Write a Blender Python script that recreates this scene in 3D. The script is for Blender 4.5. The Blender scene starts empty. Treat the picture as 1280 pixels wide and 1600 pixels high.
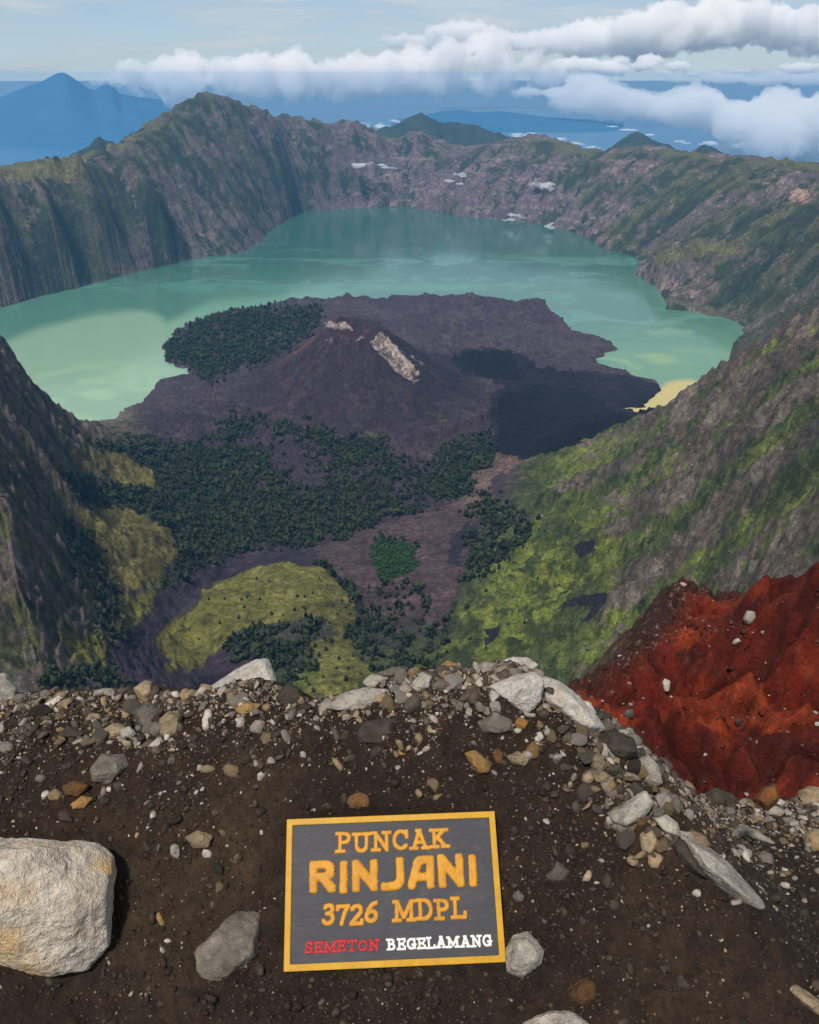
import bpy, bmesh, math, random, time
import numpy as np
from mathutils import Vector, Matrix
T0 = time.time()
RAD = math.radians
scene = bpy.context.scene
COL = scene.collection

# ------------------------------------------------------------------ camera
CAM_Z = 1.7
PITCH = RAD(28.08)
FPX = 1282.0
cam_data = bpy.data.cameras.new("camera")
cam_data.sensor_fit = 'HORIZONTAL'
cam_data.sensor_width = 36.0
cam_data.lens = 36.0 * FPX / 1280.0
cam_data.clip_start = 0.05
cam_data.clip_end = 900000.0
cam = bpy.data.objects.new("camera", cam_data)
cam.location = (0, 0, CAM_Z)
cam.rotation_euler = (RAD(90) - PITCH, 0, 0)
COL.objects.link(cam)
scene.camera = cam

# ------------------------------------------------------------------ world, sun, exposure
SUN_EL, SUN_AZ = RAD(60), RAD(-156)      # azimuth measured from +Y (the view) towards +X
SUN_DIR = Vector((math.sin(SUN_AZ) * math.cos(SUN_EL), math.cos(SUN_AZ) * math.cos(SUN_EL), math.sin(SUN_EL)))
world = bpy.data.worlds.new("World")
scene.world = world
world.use_nodes = True
def N(nt, kind, x=None, **kw):
    n = nt.nodes.new(kind)
    for k, v in (x or {}).items():
        n.inputs[k].default_value = v
    for k, v in kw.items():
        setattr(n, k, v)
    return n
def ramp(nt, fac, stops, interp='LINEAR'):
    r = nt.nodes.new('ShaderNodeValToRGB')
    r.color_ramp.interpolation = interp
    els = r.color_ramp.elements
    while len(els) < len(stops):
        els.new(0.5)
    for e, (p, c) in zip(els, stops):
        e.position = p
        e.color = (c, c, c, 1) if isinstance(c, (int, float)) else (*c, 1)
    nt.links.new(fac, r.inputs[0])
    return r.outputs[0]
def mixc(nt, fac, a, b, mode='MIX'):
    m = nt.nodes.new('ShaderNodeMix')
    m.data_type = 'RGBA'
    m.blend_type = mode
    m.clamp_factor = True
    for i, v in ((0, fac), (6, a), (7, b)):
        if isinstance(v, (int, float)):
            m.inputs[i].default_value = v
        elif isinstance(v, tuple):
            m.inputs[i].default_value = (*v, 1)
        else:
            nt.links.new(v, m.inputs[i])
    return m.outputs[2]
def mth(nt, op, a, b=None, clamp=False):
    m = nt.nodes.new('ShaderNodeMath')
    m.operation = op
    m.use_clamp = clamp
    for i, v in enumerate((a, b)):
        if v is None: continue
        if isinstance(v, (int, float)): m.inputs[i].default_value = v
        else: nt.links.new(v, m.inputs[i])
    return m.outputs[0]
nt = world.node_tree
bg = nt.nodes['Background']
bg.inputs[1].default_value = 0.115
tc = N(nt, 'ShaderNodeTexCoord')
sep = N(nt, 'ShaderNodeSeparateXYZ'); nt.links.new(tc.outputs['Generated'], sep.inputs[0])
zc = mth(nt, 'MAXIMUM', sep.outputs[2], 0.004)
cmb = N(nt, 'ShaderNodeCombineXYZ')
nt.links.new(sep.outputs[0], cmb.inputs[0]); nt.links.new(sep.outputs[1], cmb.inputs[1]); nt.links.new(zc, cmb.inputs[2])
sky = N(nt, 'ShaderNodeTexSky', sky_type='NISHITA', sun_disc=False, sun_elevation=SUN_EL, sun_rotation=SUN_AZ,
        altitude=3700.0, air_density=1.0, dust_density=1.2, ozone_density=1.5)
nt.links.new(cmb.outputs[0], sky.inputs[0])
# thin high veil cloud: streaky noise in direction space
mp = N(nt, 'ShaderNodeMapping'); mp.inputs['Scale'].default_value = (5.0, 5.0, 42.0)
mp.inputs['Rotation'].default_value = (0.0, RAD(3.0), 0.0)
nt.links.new(tc.outputs['Generated'], mp.inputs[0])
n1 = N(nt, 'ShaderNodeTexNoise', {'Scale': 1.0, 'Detail': 5.0, 'Roughness': 0.55, 'Distortion': 0.4})
nt.links.new(mp.outputs[0], n1.inputs['Vector'])
veil = ramp(nt, n1.outputs[0], [(0.36, 0.62), (0.66, 1.0)])
hz = ramp(nt, sep.outputs[2], [(0.0, 0.95), (0.03, 0.95), (0.25, 0.8), (0.6, 0.35)])
veilf = mth(nt, 'MULTIPLY', veil, hz)
vc = ramp(nt, mth(nt, 'ADD', n1.outputs[0], mth(nt, 'MULTIPLY', sep.outputs[2], 1.6)), [(0.38, (1.9, 2.9, 4.0)), (0.56, (3.1, 3.8, 4.4)), (0.74, (5.0, 5.2, 5.3))])
lp = mixc(nt, veilf, sky.outputs[0], vc)
nt.links.new(lp, bg.inputs[0])

sun_d = bpy.data.lights.new("sun", 'SUN')
sun_d.energy = 3.5
sun_d.angle = RAD(5.0)
sun_d.color = (1.0, 0.93, 0.83)
sun = bpy.data.objects.new("sun", sun_d)
sun.rotation_euler = SUN_DIR.to_track_quat('Z', 'Y').to_euler()
sun.location = (-5, -2, 8)
COL.objects.link(sun)

scene.view_settings.view_transform = 'Standard'
scene.view_settings.look = 'None'
scene.view_settings.gamma = 1.0
scene.view_settings.exposure = 0.15
cy = scene.cycles
cy.use_denoising = True
cy.max_bounces = 10
cy.diffuse_bounces = 2
cy.glossy_bounces = 2
cy.transmission_bounces = 2
cy.transparent_max_bounces = 6
cy.volume_bounces = 9
cy.sample_clamp_indirect = 4.0

# ------------------------------------------------------------------ numeric helpers
CP, SP = math.cos(PITCH), math.sin(PITCH)
def ray(px, py):
    """photo pixel (1280 x 1600) to a world direction with camera depth 1"""
    x = (np.asarray(px, float) - 640.0) / FPX
    y = -(np.asarray(py, float) - 800.0) / FPX
    return np.stack([x + 0 * y, y * SP + CP + 0 * x, y * CP - SP + 0 * x], -1)
def at_z(px, py, z):
    d = ray(px, py); t = (z - CAM_Z) / d[..., 2]
    return d * t[..., None] + np.array([0, 0, CAM_Z])
def at_range(px, py, R):
    d = ray(px, py); t = np.asarray(R) / np.hypot(d[..., 0], d[..., 1])
    return d * t[..., None] + np.array([0, 0, CAM_Z])
def at_y(px, py, Y):
    d = ray(px, py); t = np.asarray(Y) / d[..., 1]
    return d * t[..., None] + np.array([0, 0, CAM_Z])
def project(X, Y, Z):
    z = Z - CAM_Z
    f = Y * CP - z * SP
    u = Y * SP + z * CP
    f = np.where(f < 1e-3, 1e-3, f)
    return 640 + FPX * X / f, 800 - FPX * u / f

def hash2(ix, iy, seed):
    h = (ix.astype(np.int64) * 374761393 + iy.astype(np.int64) * 668265263 + seed * 974634721) & 0x7fffffff
    h = ((h ^ (h >> 13)) * 1274126177) & 0x7fffffff
    h = ((h ^ (h >> 15)) * 1911520717) & 0x7fffffff
    return ((h ^ (h >> 16)) & 0xffff).astype(np.float32) / 65535.0
def vnoise(x, y, seed=0):
    """gradient noise, about -0.7..0.7"""
    xf, yf = np.floor(x), np.floor(y)
    ix, iy = xf.astype(np.int64), yf.astype(np.int64)
    fx, fy = (x - xf).astype(np.float32), (y - yf).astype(np.float32)
    u = fx * fx * fx * (fx * (fx * 6 - 15) + 10)
    v = fy * fy * fy * (fy * (fy * 6 - 15) + 10)
    def g(dx, dy):
        a = hash2(ix + dx, iy + dy, seed) * 6.2831853
        return np.cos(a) * (fx - dx) + np.sin(a) * (fy - dy)
    a, b, c, d = g(0, 0), g(1, 0), g(0, 1), g(1, 1)
    return (a + (b - a) * u) * (1 - v) + (c + (d - c) * u) * v
def fbm(x, y, octaves=5, seed=0, gain=0.5, lac=2.03):
    s = np.zeros(np.shape(x), np.float32); a = 1.0
    for o in range(octaves):
        s += a * vnoise(x, y, seed + o * 17)
        x, y = x * lac + 13.7, y * lac - 7.3; a *= gain
    return s
def ridged(x, y, octaves=5, seed=0, gain=0.5, lac=2.07):
    s = np.zeros(np.shape(x), np.float32); a = 1.0; w = 1.0
    for o in range(octaves):
        n = 1 - np.abs(vnoise(x, y, seed + o * 31)) * 1.9
        n = np.clip(n, 0, 1) ** 2
        s += a * n * w
        w = np.clip(n * 1.6, 0, 1)
        x, y = x * lac + 5.1, y * lac + 9.2; a *= gain
    return s
def sstep(a, b, x):
    t = np.clip((x - a) / (b - a), 0, 1)
    return t * t * (3 - 2 * t)
def erosion(x, y, gx, gy, freq, octaves, seed=0, branch=1.3, steep_ref=0.5):
    """gullies that run down the local slope (gx, gy); returns about -1..1"""
    h = np.zeros(x.shape, np.float32); amp = 0.5
    dirx, diry = (gy / steep_ref).astype(np.float32), (-gx / steep_ref).astype(np.float32)
    m = np.hypot(dirx, diry); k = np.where(m > 1e-6, np.minimum(m, 1.3) / np.maximum(m, 1e-6), 0)
    dirx, diry = dirx * k, diry * k
    ddx = np.zeros_like(h); ddy = np.zeros_like(h)
    for o in range(octaves):
        px, py = x * freq, y * freq
        ix, iy = np.floor(px), np.floor(py)
        fx, fy = (px - ix).astype(np.float32), (py - iy).astype(np.float32)
        sx, sy = dirx + ddy * branch, diry - ddx * branch
        va = np.zeros_like(h); vs = np.zeros_like(h); wt = np.zeros_like(h)
        for i in (-1, 0, 1):
            for j in (-1, 0, 1):
                hx = hash2(ix + i, iy + j, seed + o) - 0.5 ; hy = hash2(ix + i, iy + j, seed + o + 99) - 0.5
                qx, qy = fx - i - 0.5 - hx * 0.7, fy - j - 0.5 - hy * 0.7
                w = np.exp(-(qx * qx + qy * qy) * 2.2)
                a = (qx * sx + qy * sy) * 6.2831853
                va += np.cos(a) * w; vs += -np.sin(a) * w; wt += w
        va /= wt; vs /= wt
        h += va * amp
        ddx += vs * sx * amp; ddy += vs * sy * amp
        amp *= 0.55; freq *= 1.95
    return h
def tps_fit(P, v, lam=1e-6):
    P = np.asarray(P, float); n = len(P)
    r2 = ((P[:, None] - P[None]) ** 2).sum(-1)
    K = 0.5 * r2 * np.log(r2 + 1e-12) + lam * np.eye(n)
    A = np.zeros((n + 3, n + 3)); A[:n, :n] = K
    A[:n, n] = 1; A[:n, n + 1:] = P; A[n, :n] = 1; A[n + 1:, :n] = P.T
    return P, np.linalg.solve(A, np.r_[np.asarray(v, float), 0, 0, 0])
def tps_eval(model, x, y):
    P, c = model; n = len(P)
    out = (c[n] + c[n + 1] * x + c[n + 2] * y).astype(float)
    for i in range(n):
        r2 = (x - P[i, 0]) ** 2 + (y - P[i, 1]) ** 2
        out += c[i] * 0.5 * r2 * np.log(r2 + 1e-12)
    return out
def in_poly(px, py, poly):
    inside = np.zeros(np.shape(px), bool)
    n = len(poly)
    for i in range(n):
        x0, y0 = poly[i]; x1, y1 = poly[(i + 1) % n]
        if y0 == y1: continue
        c = ((y0 > py) != (y1 > py)) & (px < (x1 - x0) * (py - y0) / (y1 - y0) + x0)
        inside ^= c
    return inside
def poly_dist(px, py, poly, closed=True):
    d = np.full(np.shape(px), 1e18)
    n = len(poly)
    for i in range(n if closed else n - 1):
        x0, y0 = poly[i]; x1, y1 = poly[(i + 1) % n]
        dx, dy = x1 - x0, y1 - y0; L2 = dx * dx + dy * dy + 1e-12
        t = np.clip(((px - x0) * dx + (py - y0) * dy) / L2, 0, 1)
        d = np.minimum(d, (px - x0 - t * dx) ** 2 + (py - y0 - t * dy) ** 2)
    return np.sqrt(d)

# ------------------------------------------------------------------ mesh helpers
def mesh_np(name, V, F, smooth=True):
    """V (n,3), F (m,k) with one polygon size"""
    V = np.ascontiguousarray(V, np.float32); F = np.ascontiguousarray(F, np.int32)
    me = bpy.data.meshes.new(name)
    m, k = F.shape
    me.vertices.add(len(V)); me.vertices.foreach_set('co', V.ravel())
    me.loops.add(m * k); me.loops.foreach_set('vertex_index', F.ravel())
    me.polygons.add(m); me.polygons.foreach_set('loop_start', np.arange(0, m * k, k, dtype=np.int32))
    if smooth:
        me.polygons.foreach_set('use_smooth', np.ones(m, bool))
    me.update(calc_edges=True)
    return me
def set_col(me, name, rgb):
    a = me.attributes.new(name, 'FLOAT_COLOR', 'POINT')
    c = np.ones((len(me.vertices), 4), np.float32); c[:, :rgb.shape[1]] = rgb
    a.data.foreach_set('color', c.ravel())
def set_val(me, name, v):
    a = me.attributes.new(name, 'FLOAT', 'POINT')
    a.data.foreach_set('value', np.ascontiguousarray(v, np.float32).ravel())
def grid_faces(nr, nc):
    i = np.arange(nr * nc).reshape(nr, nc)
    return np.stack([i[:-1, :-1], i[:-1, 1:], i[1:, 1:], i[1:, :-1]], -1).reshape(-1, 4)
def link(name, me, mat=None, parent=None):
    o = bpy.data.objects.new(name, me)
    COL.objects.link(o)
    if mat and not me.materials: me.materials.append(mat)
    if parent: o.parent = parent
    return o
def tag(o, label=None, cat=None, group=None, kind=None):
    if label: o['label'] = label
    if cat: o['category'] = cat
    if group: o['group'] = group
    if kind: o['kind'] = kind
    return o
def new_mat(name):
    m = bpy.data.materials.new(name); m.use_nodes = True
    nt = m.node_tree; b = nt.nodes['Principled BSDF']
    b.inputs['Specular IOR Level'].default_value = 0.25
    b.inputs['Roughness'].default_value = 0.9
    return m, nt, b
def attr(nt, name, out='Color'):
    a = nt.nodes.new('ShaderNodeAttribute'); a.attribute_name = name
    return a.outputs[out]
def noise(nt, scale, detail=4, rough=0.6, vec=None, dist=0.0):
    n = N(nt, 'ShaderNodeTexNoise', {'Scale': scale, 'Detail': detail, 'Roughness': rough, 'Distortion': dist})
    if vec is None:
        vec = N(nt, 'ShaderNodeTexCoord').outputs['Object']
    nt.links.new(vec, n.inputs['Vector'])
    return n.outputs[0]
def bump(nt, b, height, strength, dist):
    n = N(nt, 'ShaderNodeBump', {'Strength': strength, 'Distance': dist})
    nt.links.new(height, n.inputs['Height'])
    nt.links.new(n.outputs[0], b.inputs['Normal'])
    return n
rng = np.random.default_rng(7)
# ------------------------------------------------------------------ crater terrain
LAKE = -1400.0
CONE_XY = at_z(560, 598, -1350.0)[:2]
shore_far = [(-150, 530), (0, 483), (60, 462), (130, 447), (215, 425), (300, 405), (365, 398), (400, 383), (425, 360), (450, 343),
             (480, 330), (560, 325), (640, 325), (700, 335), (760, 342), (850, 350), (900, 365), (945, 388), (1000, 404), (993, 430),
             (1030, 450), (1042, 482), (1100, 490), (1140, 496), (1167, 511), (1150, 540), (1132, 590), (1128, 620)]
shore_near = [(1120, 650), (1082, 640), (1080, 626), (1050, 628), (1035, 641), (1000, 644), (960, 637), (1010, 639), (1016, 625), (1034, 611), (1030, 597),
              (1000, 590), (965, 578), (935, 570), (925, 560), (967, 545), (938, 526), (898, 516), (858, 495), (845, 471), (800, 476),
              (770, 468), (740, 458), (680, 466), (608, 460), (600, 472), (566, 462), (520, 473), (500, 484), (400, 487), (325, 497),
              (290, 516), (256, 540), (258, 566), (295, 576), (290, 585), (246, 595), (235, 611), (214, 634), (188, 641), (186, 655),
              (150, 661), (120, 673), (60, 655), (-40, 620), (-150, 600)]
lake_poly = [tuple(p) for p in at_z(*np.array(shore_far + shore_near, float).T, LAKE)[:, :2]]

ctrl = []                                     # (azimuth, ln range, z)
def c_r(pts):
    for px, py, R in pts:
        p = at_range(px, py, R); ctrl.append((math.atan2(p[0], p[1]), math.log(R), p[2]))
def c_z(pts):
    for px, py, z in pts:
        p = at_z(px, py, z); ctrl.append((math.atan2(p[0], p[1]), math.log(math.hypot(p[0], p[1])), z))
def c_a(pts):
    for a, R, z in pts:
        ctrl.append((RAD(a), math.log(R), z))
rim = [(0, 262, 6900), (60, 250, 7100), (130, 243, 7300), (190, 224, 7800), (215, 203, 8100), (260, 175, 8700), (290, 159, 9000),
       (325, 146, 9200), (355, 156, 9300), (385, 171, 9500), (430, 178, 9900), (480, 193, 10300), (515, 199, 10500), (550, 187, 10700), (580, 201, 10850),
       (610, 222, 11000), (655, 203, 11100), (690, 222, 11100), (730, 230, 11100), (780, 221, 11000), (840, 209, 10800), (880, 222, 10600),
       (930, 236, 10200), (975, 231, 9900), (1020, 227, 9600), (1060, 236, 9300), (1110, 240, 8900), (1180, 245, 8300), (1240, 252, 7800), (1280, 256, 7500)]
c_r(rim)
for px, py, R in rim[::2]:                    # outer flanks of the rim
    p = at_range(px, py, R); a = math.atan2(p[0], p[1])
    ctrl.append((a, math.log(R + 900), p[2] - 230)); ctrl.append((a, math.log(14500), min(p[2] - 700, -1500)))
c_z([(px, py, LAKE) for px, py in shore_far])
c_z([(px, py, LAKE) for px, py in shore_near[7:-3:2]])
c_r([(70, 276, 6650), (140, 262, 7000), (235, 285, 7250), (0, 300, 6450), (1100, 378, 6600), (1050, 392, 6500), (1180, 382, 6300), (1040, 450, 5750),
     (1110, 355, 7000), (1200, 505, 4900), (1280, 450, 4750), (1280, 350, 5900), (1230, 495, 4850)])
# left cliff
c_r([(0, 525, 2700), (25, 552, 2750), (40, 578, 2800), (40, 600, 2750), (75, 640, 2700), (120, 680, 2750), (0, 600, 2280), (0, 700, 1850), (0, 800, 1580),
     (0, 900, 1390), (0, 1000, 1230), (0, 1060, 1130), (50, 700, 2100), (60, 800, 1780), (60, 900, 1560), (60, 1000, 1370), (100, 760, 2180), (110, 850, 1950),
     (150, 930, 1700), (110, 1000, 1420), (100, 1060, 1260), (180, 1060, 1330)])
c_r([(120, 690, 2780), (180, 715, 2850), (238, 742, 2850), (235, 764, 2740), (170, 762, 2520), (120, 790, 2300), (200, 800, 2400), (275, 835, 2300),
     (270, 880, 2080), (180, 880, 2000), (200, 930, 1830), (240, 930, 1850), (190, 985, 1640)])
# valley floor, island
c_z([(340, 690, -1372), (500, 690, -1355), (330, 760, -1350), (300, 850, -1312), (450, 800, -1330), (600, 770, -1340), (740, 740, -1355), (800, 715, -1372),
     (560, 860, -1292), (690, 860, -1295), (620, 930, -1255), (640, 1000, -1215), (310, 915, -1280), (270, 1060, -1190), (450, 890, -1250), (520, 930, -1232),
     (350, 960, -1222), (250, 1000, -1225), (400, 930, -1228), (430, 1000, -1205), (540, 1000, -1200), (500, 1060, -1160), (340, 540, -1385), (700, 500, -1372),
     (860, 540, -1385), (900, 600, -1388), (850, 650, -1380), (300, 640, -1385), (200, 660, -1391), (950, 655, -1391)])
# right slope
c_r([(1280, 506, 2400), (1230, 523, 2500), (1180, 549, 2620), (1140, 579, 2720), (1100, 610, 2800), (1060, 637, 2850), (1000, 652, 2950), (940, 675, 3000),
     (880, 695, 3020), (825, 716, 3010), (1280, 600, 1880), (1280, 700, 1480), (1280, 800, 1220), (1280, 880, 1060), (1150, 600, 2400), (1150, 700, 1860),
     (1150, 800, 1510), (1150, 900, 1260), (1000, 700, 2480), (1000, 780, 2010), (1000, 860, 1690), (1000, 940, 1450), (1000, 1040, 1230), (900, 740, 2600),
     (900, 830, 2020), (900, 900, 1740), (900, 980, 1480), (900, 1060, 1250), (800, 760, 2650), (800, 850, 2120), (800, 920, 1800), (800, 1000, 1520),
     (740, 900, 1950), (720, 960, 1700), (700, 1030, 1480)])
c_a([(26, 3000, -1000), (24, 3400, -1250), (16, 3500, -1330), (28, 4000, -1250), (-27, 3300, -1150), (-24, 3500, -1300),
     (-40, 7000, -500), (-38, 3000, -620), (-40, 1500, -560), (-42, 700, -430), (40, 7000, -500), (40, 3000, -450), (40, 1500, -420), (42, 600, -330),
     (-30, 500, -520), (-10, 500, -640), (0, 900, -900), (0, 450, -600), (20, 450, -420), (0, 14500, -1600), (-42, 14500, -1600), (42, 14500, -1600)])
U_S = 1.0
tp = tps_fit([(a * U_S, b) for a, b, _ in ctrl], [c for _, _, c in ctrl], 2e-4)

def seg(a, b, n): return list(np.linspace(a, b, n, endpoint=False))
NCOL = 880
Rr = np.array(seg(330, 650, 36) + seg(650, 1300, 120) + seg(1300, 2600, 210) + seg(2600, 4200, 150) + seg(4200, 6400, 110) + seg(6400, 9000, 150) + seg(9000, 11500, 180) + seg(11500, 14300, 36))
Az = np.linspace(RAD(-39), RAD(39), NCOL)
NROW = len(Rr)
# thin plate surface on a coarse grid, then cubic-ish upsampling (two linear passes over a fine coarse grid)
ca = np.linspace(Az[0] - 0.01, Az[-1] + 0.01, 150); cl = np.linspace(math.log(310), math.log(14600), 210)
CA, CL = np.meshgrid(ca, cl)
CH = tps_eval(tp, CA * U_S, CL)
def bilin(G, gy, gx, y, x):
    fy = np.clip((y - gy[0]) / (gy[1] - gy[0]), 0, len(gy) - 1.001); fx = np.clip((x - gx[0]) / (gx[1] - gx[0]), 0, len(gx) - 1.001)
    iy, ix = fy.astype(int), fx.astype(int); ty, tx = fy - iy, fx - ix
    return (G[iy, ix] * (1 - tx) + G[iy, ix + 1] * tx) * (1 - ty) + (G[iy + 1, ix] * (1 - tx) + G[iy + 1, ix + 1] * tx) * ty
# Catmull-Rom upsampling along both axes
def cr(G, g, x, axis):
    f = np.clip((x - g[0]) / (g[1] - g[0]), 1, len(g) - 3.001); i = f.astype(int); t = f - i
    sh = [1, 1]; sh[axis] = len(x); t = t.reshape(sh)
    p = [np.take(G, i + k, axis=axis) for k in (-1, 0, 1, 2)]
    return 0.5 * (2 * p[1] + (p[2] - p[0]) * t + (2 * p[0] - 5 * p[1] + 4 * p[2] - p[3]) * t * t + (3 * p[1] - p[0] - 3 * p[2] + p[3]) * t ** 3)
H0 = cr(cr(CH, cl, np.log(Rr), 0), ca, Az, 1)
jl = int(np.argmin(np.abs(Az - RAD(-28.5))))
lim = H0[:, jl:jl + 1]                                    # beyond the left of the view the cliff top levels out
near_c = sstep(5200, 3800, Rr)[:, None]
k_ = near_c * 0.85 * sstep(RAD(-28.5), RAD(-30.5), Az[:jl])[None]
H0[:, :jl] = H0[:, :jl] * (1 - k_) + np.minimum(H0[:, :jl], lim + 20) * k_
AZ, RR = np.meshgrid(Az, Rr)
X = RR * np.sin(AZ); Y = RR * np.cos(AZ)
dR = np.gradient(H0, Rr, axis=0); dA = np.gradient(H0, Az, axis=1) / RR
GX = dR * np.sin(AZ) + dA * np.cos(AZ); GY = dR * np.cos(AZ) - dA * np.sin(AZ)
SL = np.hypot(GX, GY)
# the lake shore as a signed distance, wobbled
wx = X + 24 * fbm(X / 120, Y / 120, 5, 5) + 40 * fbm(X / 420, Y / 420, 2, 7); wy = Y + 34 * fbm(X / 120, Y / 120, 5, 6) + 45 * fbm(X / 420, Y / 420, 2, 8)
near_lake = (RR > 3000) & (RR < 10900)
sd = np.full(X.shape, 1e4); ins = np.zeros(X.shape, bool)
ii = np.where(near_lake)
dd = poly_dist(wx[ii], wy[ii], lake_poly); inn = in_poly(wx[ii], wy[ii], lake_poly)
sd[ii] = np.where(inn, -dd, dd)
PXc, PYc = project(X, Y, H0)
# detail; noise coordinates follow the slope so that patches are not drawn out on steep ground
far0 = sstep(4300, 5200, RR)
rise = np.maximum(H0 + 1270, 0)
ldx = far0 * np.sin(AZ) + (1 - far0) * np.where(AZ > 0, 1.15, -1.25); ldy = far0 * np.cos(AZ) + (1 - far0) * -0.35
SX, SY = X + rise * ldx * 1.1, Y + rise * ldy * 1.1
far = sstep(4300, 5200, RR)
isl = (1 - sstep(0, 1, np.abs(AZ) / 0.5 - 0.2)) * 0
er1 = np.zeros(X.shape, np.float32)
gl = np.zeros(X.shape, np.float32)
er_lo = erosion(X, Y, GX, GY, 1 / 420.0, 4, 31, 1.4, 0.55)
er_n = 0.70 * er_lo + 0.55 * erosion(X, Y, GX, GY, 1 / 140.0, 5, 3, 1.4, 0.55)      # the near slopes
er_f = 0.40 * erosion(X, Y, GX, GY, 1 / 900.0, 3, 45, 1.5, 0.5) + 0.62 * erosion(X, Y, GX, GY, 1 / 310.0, 5, 41, 1.5, 0.5)     # the far crater wall
er = er_n * (1 - far) + er_f * far
slw = sstep(0.12, 0.5, SL)
amp = (64 * (1 - far) + 95 * far) * slw
# near: amplitude follows distance so that near ground is not torn up
amp *= np.where(far < 0.5, sstep(500, 2300, RR) * 0.75 + 0.25, 1)
rimd = np.interp(AZ, [math.atan2(p[0], p[1]) for p in (at_range(*q) for q in rim)], [q[2] for q in rim])
crest = np.exp(-((RR - rimd) / 350.0) ** 2)
amp *= 1 - 0.62 * crest
rock = ridged(SX / 95, SY / 95, 5, 71)
fine = fbm(SX / 60, SY / 60, 5, 21)
H = H0 + er * amp + fine * (3.0 + 9 * slw * (1 - far) + 16 * slw * far) + (rock - 0.6) * 13 * slw * (1 - far) * sstep(400, 1500, RR)
H += crest * (ridged(X / 420, Y / 420, 4, 90) - 0.6) * 46
H += far0 * slw * (ridged(SX / 230, SY / 230, 4, 95) - 0.6) * 26
# cone of the young volcano
cx, cyy = CONE_XY
dx, dy = X - cx, Y - cyy
ang = np.arctan2(dy, dx)
r = np.hypot(dx, dy) * (1 + 0.05 * np.sin(ang * 2 + 1) + 0.03 * np.sin(ang * 5))
t = np.clip((640 - r) / (640 - 135), 0, 1)
prof = -1352 + 283 * (0.30 * t + 0.70 * t ** 1.75)
prof += np.where(r < 700, (fbm(ang * 5 + 1.2 * fbm(X / 150, Y / 150, 3, 57), r / 400, 5, 55, 0.55) * 16 + fbm(X / 45, Y / 45, 4, 56) * 3.5) * np.clip((700 - r) / 300, 0, 1) * np.clip(r / 150, 0.3, 1), 0)
crat = np.clip(1 - (r / 128) ** 2, 0, 1)
prof = prof + 10 * np.exp(-((r - 140) / 50) ** 2) * fbm(X / 50, Y / 50, 4, 58) - 70 * crat - 16 * np.exp(-((ang + 1.5) / 0.7) ** 2) * np.exp(-((r - 135) / 60) ** 2) + 12 * np.exp(-((ang - 2.2) / 0.8) ** 2) * np.exp(-((r - 135) / 45) ** 2)
gx0, gy0 = at_z(612, 541, -1120)[:2]
ga = RAD(-38); gu = (X - gx0) * math.cos(ga) + (Y - gy0) * math.sin(ga); gv = -(X - gx0) * math.sin(ga) + (Y - gy0) * math.cos(ga)
gash = np.exp(-(gu / 150) ** 4 - (gv / 58) ** 2)
prof -= 46 * gash; prof += 12 * np.exp(-(gu / 165) ** 4 - ((np.abs(gv) - 75) / 28) ** 2)
H = np.where(r < 720, np.maximum(H, prof), H)
conem = sstep(690, 560, r)
# lava shelf edges and the shore itself
lava_tex = ridged(X / 70, Y / 70, 5, 33)
shelf = sstep(-1330, -1372, H0) * (RR < 6300) * (RR > 2950) * (1 - conem)
H += shelf * (lava_tex - 0.7) * 15 + shelf * fbm(X / 260, Y / 260, 4, 37) * 16
out = np.clip(sd, 0, 60)
H = np.where(sd > 0, np.maximum(H, LAKE + np.minimum(2 + out * 0.35, 14)), H)
H = np.where(sd <= 0, np.minimum(H, LAKE - np.minimum(3 + 0.25 * np.abs(sd), 40)), H)
# keep the skyline of the far rim where the thin plate surface had it
fz = RR > 6000
el = np.where(fz, (H - CAM_Z) / RR, -9).max(0); rp = np.array([at_range(*q) for q in rim])
tgt = np.interp(Az, np.arctan2(rp[:, 0], rp[:, 1]), (rp[:, 2] - CAM_Z) / np.hypot(rp[:, 0], rp[:, 1]))
dlt = tgt - el; kw = 13; dlt = np.convolve(np.pad(dlt, kw // 2, mode='edge'), np.ones(kw) / kw, 'valid') + 0.0010
H = H + np.where(fz, (dlt * rimd[0])[None] * np.exp(-((RR - rimd) / 900.0) ** 2) * (sd > 0), 0)
PX, PY = project(X, Y, H)
# the meadows are low mounds above the ash channels
q = (fbm(X / 70, Y / 70, 4, 81), fbm(X / 70, Y / 70, 4, 82))
for p_, up_h in (([(320, 920), (380, 892), (450, 878), (500, 888), (545, 928), (562, 965), (540, 985), (480, 962), (430, 976), (365, 990), (335, 1020), (318, 1042), (290, 1048), (240, 1005), (260, 975), (300, 955)], 17),
                 ([(112, 795), (190, 793), (270, 823), (278, 862), (250, 906), (190, 926), (172, 900), (150, 850)], 10), ([(485, 1005), (540, 988), (562, 1030), (580, 1045), (540, 1095), (465, 1095), (500, 1050)], 9)):
    k = np.where((RR < 3200) & (np.abs(AZ) < 0.6)); jx, jy = PX[k] + q[0][k] * 9, PY[k] + q[1][k] * 7
    d_ = poly_dist(jx, jy, p_); d_ = np.where(in_poly(jx, jy, p_), d_, -d_)
    H[k] += up_h * (0.55 * sstep(-7, 6, d_) + 0.45 * sstep(0, 45, d_)) + sstep(0, 12, d_) * 3.0 * ridged(X[k] / 150, Y[k] / 150, 3, 77)
PX, PY = project(X, Y, H)
for a_ in (-37, -30, -24, 0): 0 and print('az', a_, [(int(Rr[k_]), int(H[k_, int((RAD(a_) - Az[0]) / (Az[1] - Az[0]))])) for k_ in (0, 20, 40, 80, 140, 200, 300)])
print('terrain heights', round(time.time() - T0, 1))

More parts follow.
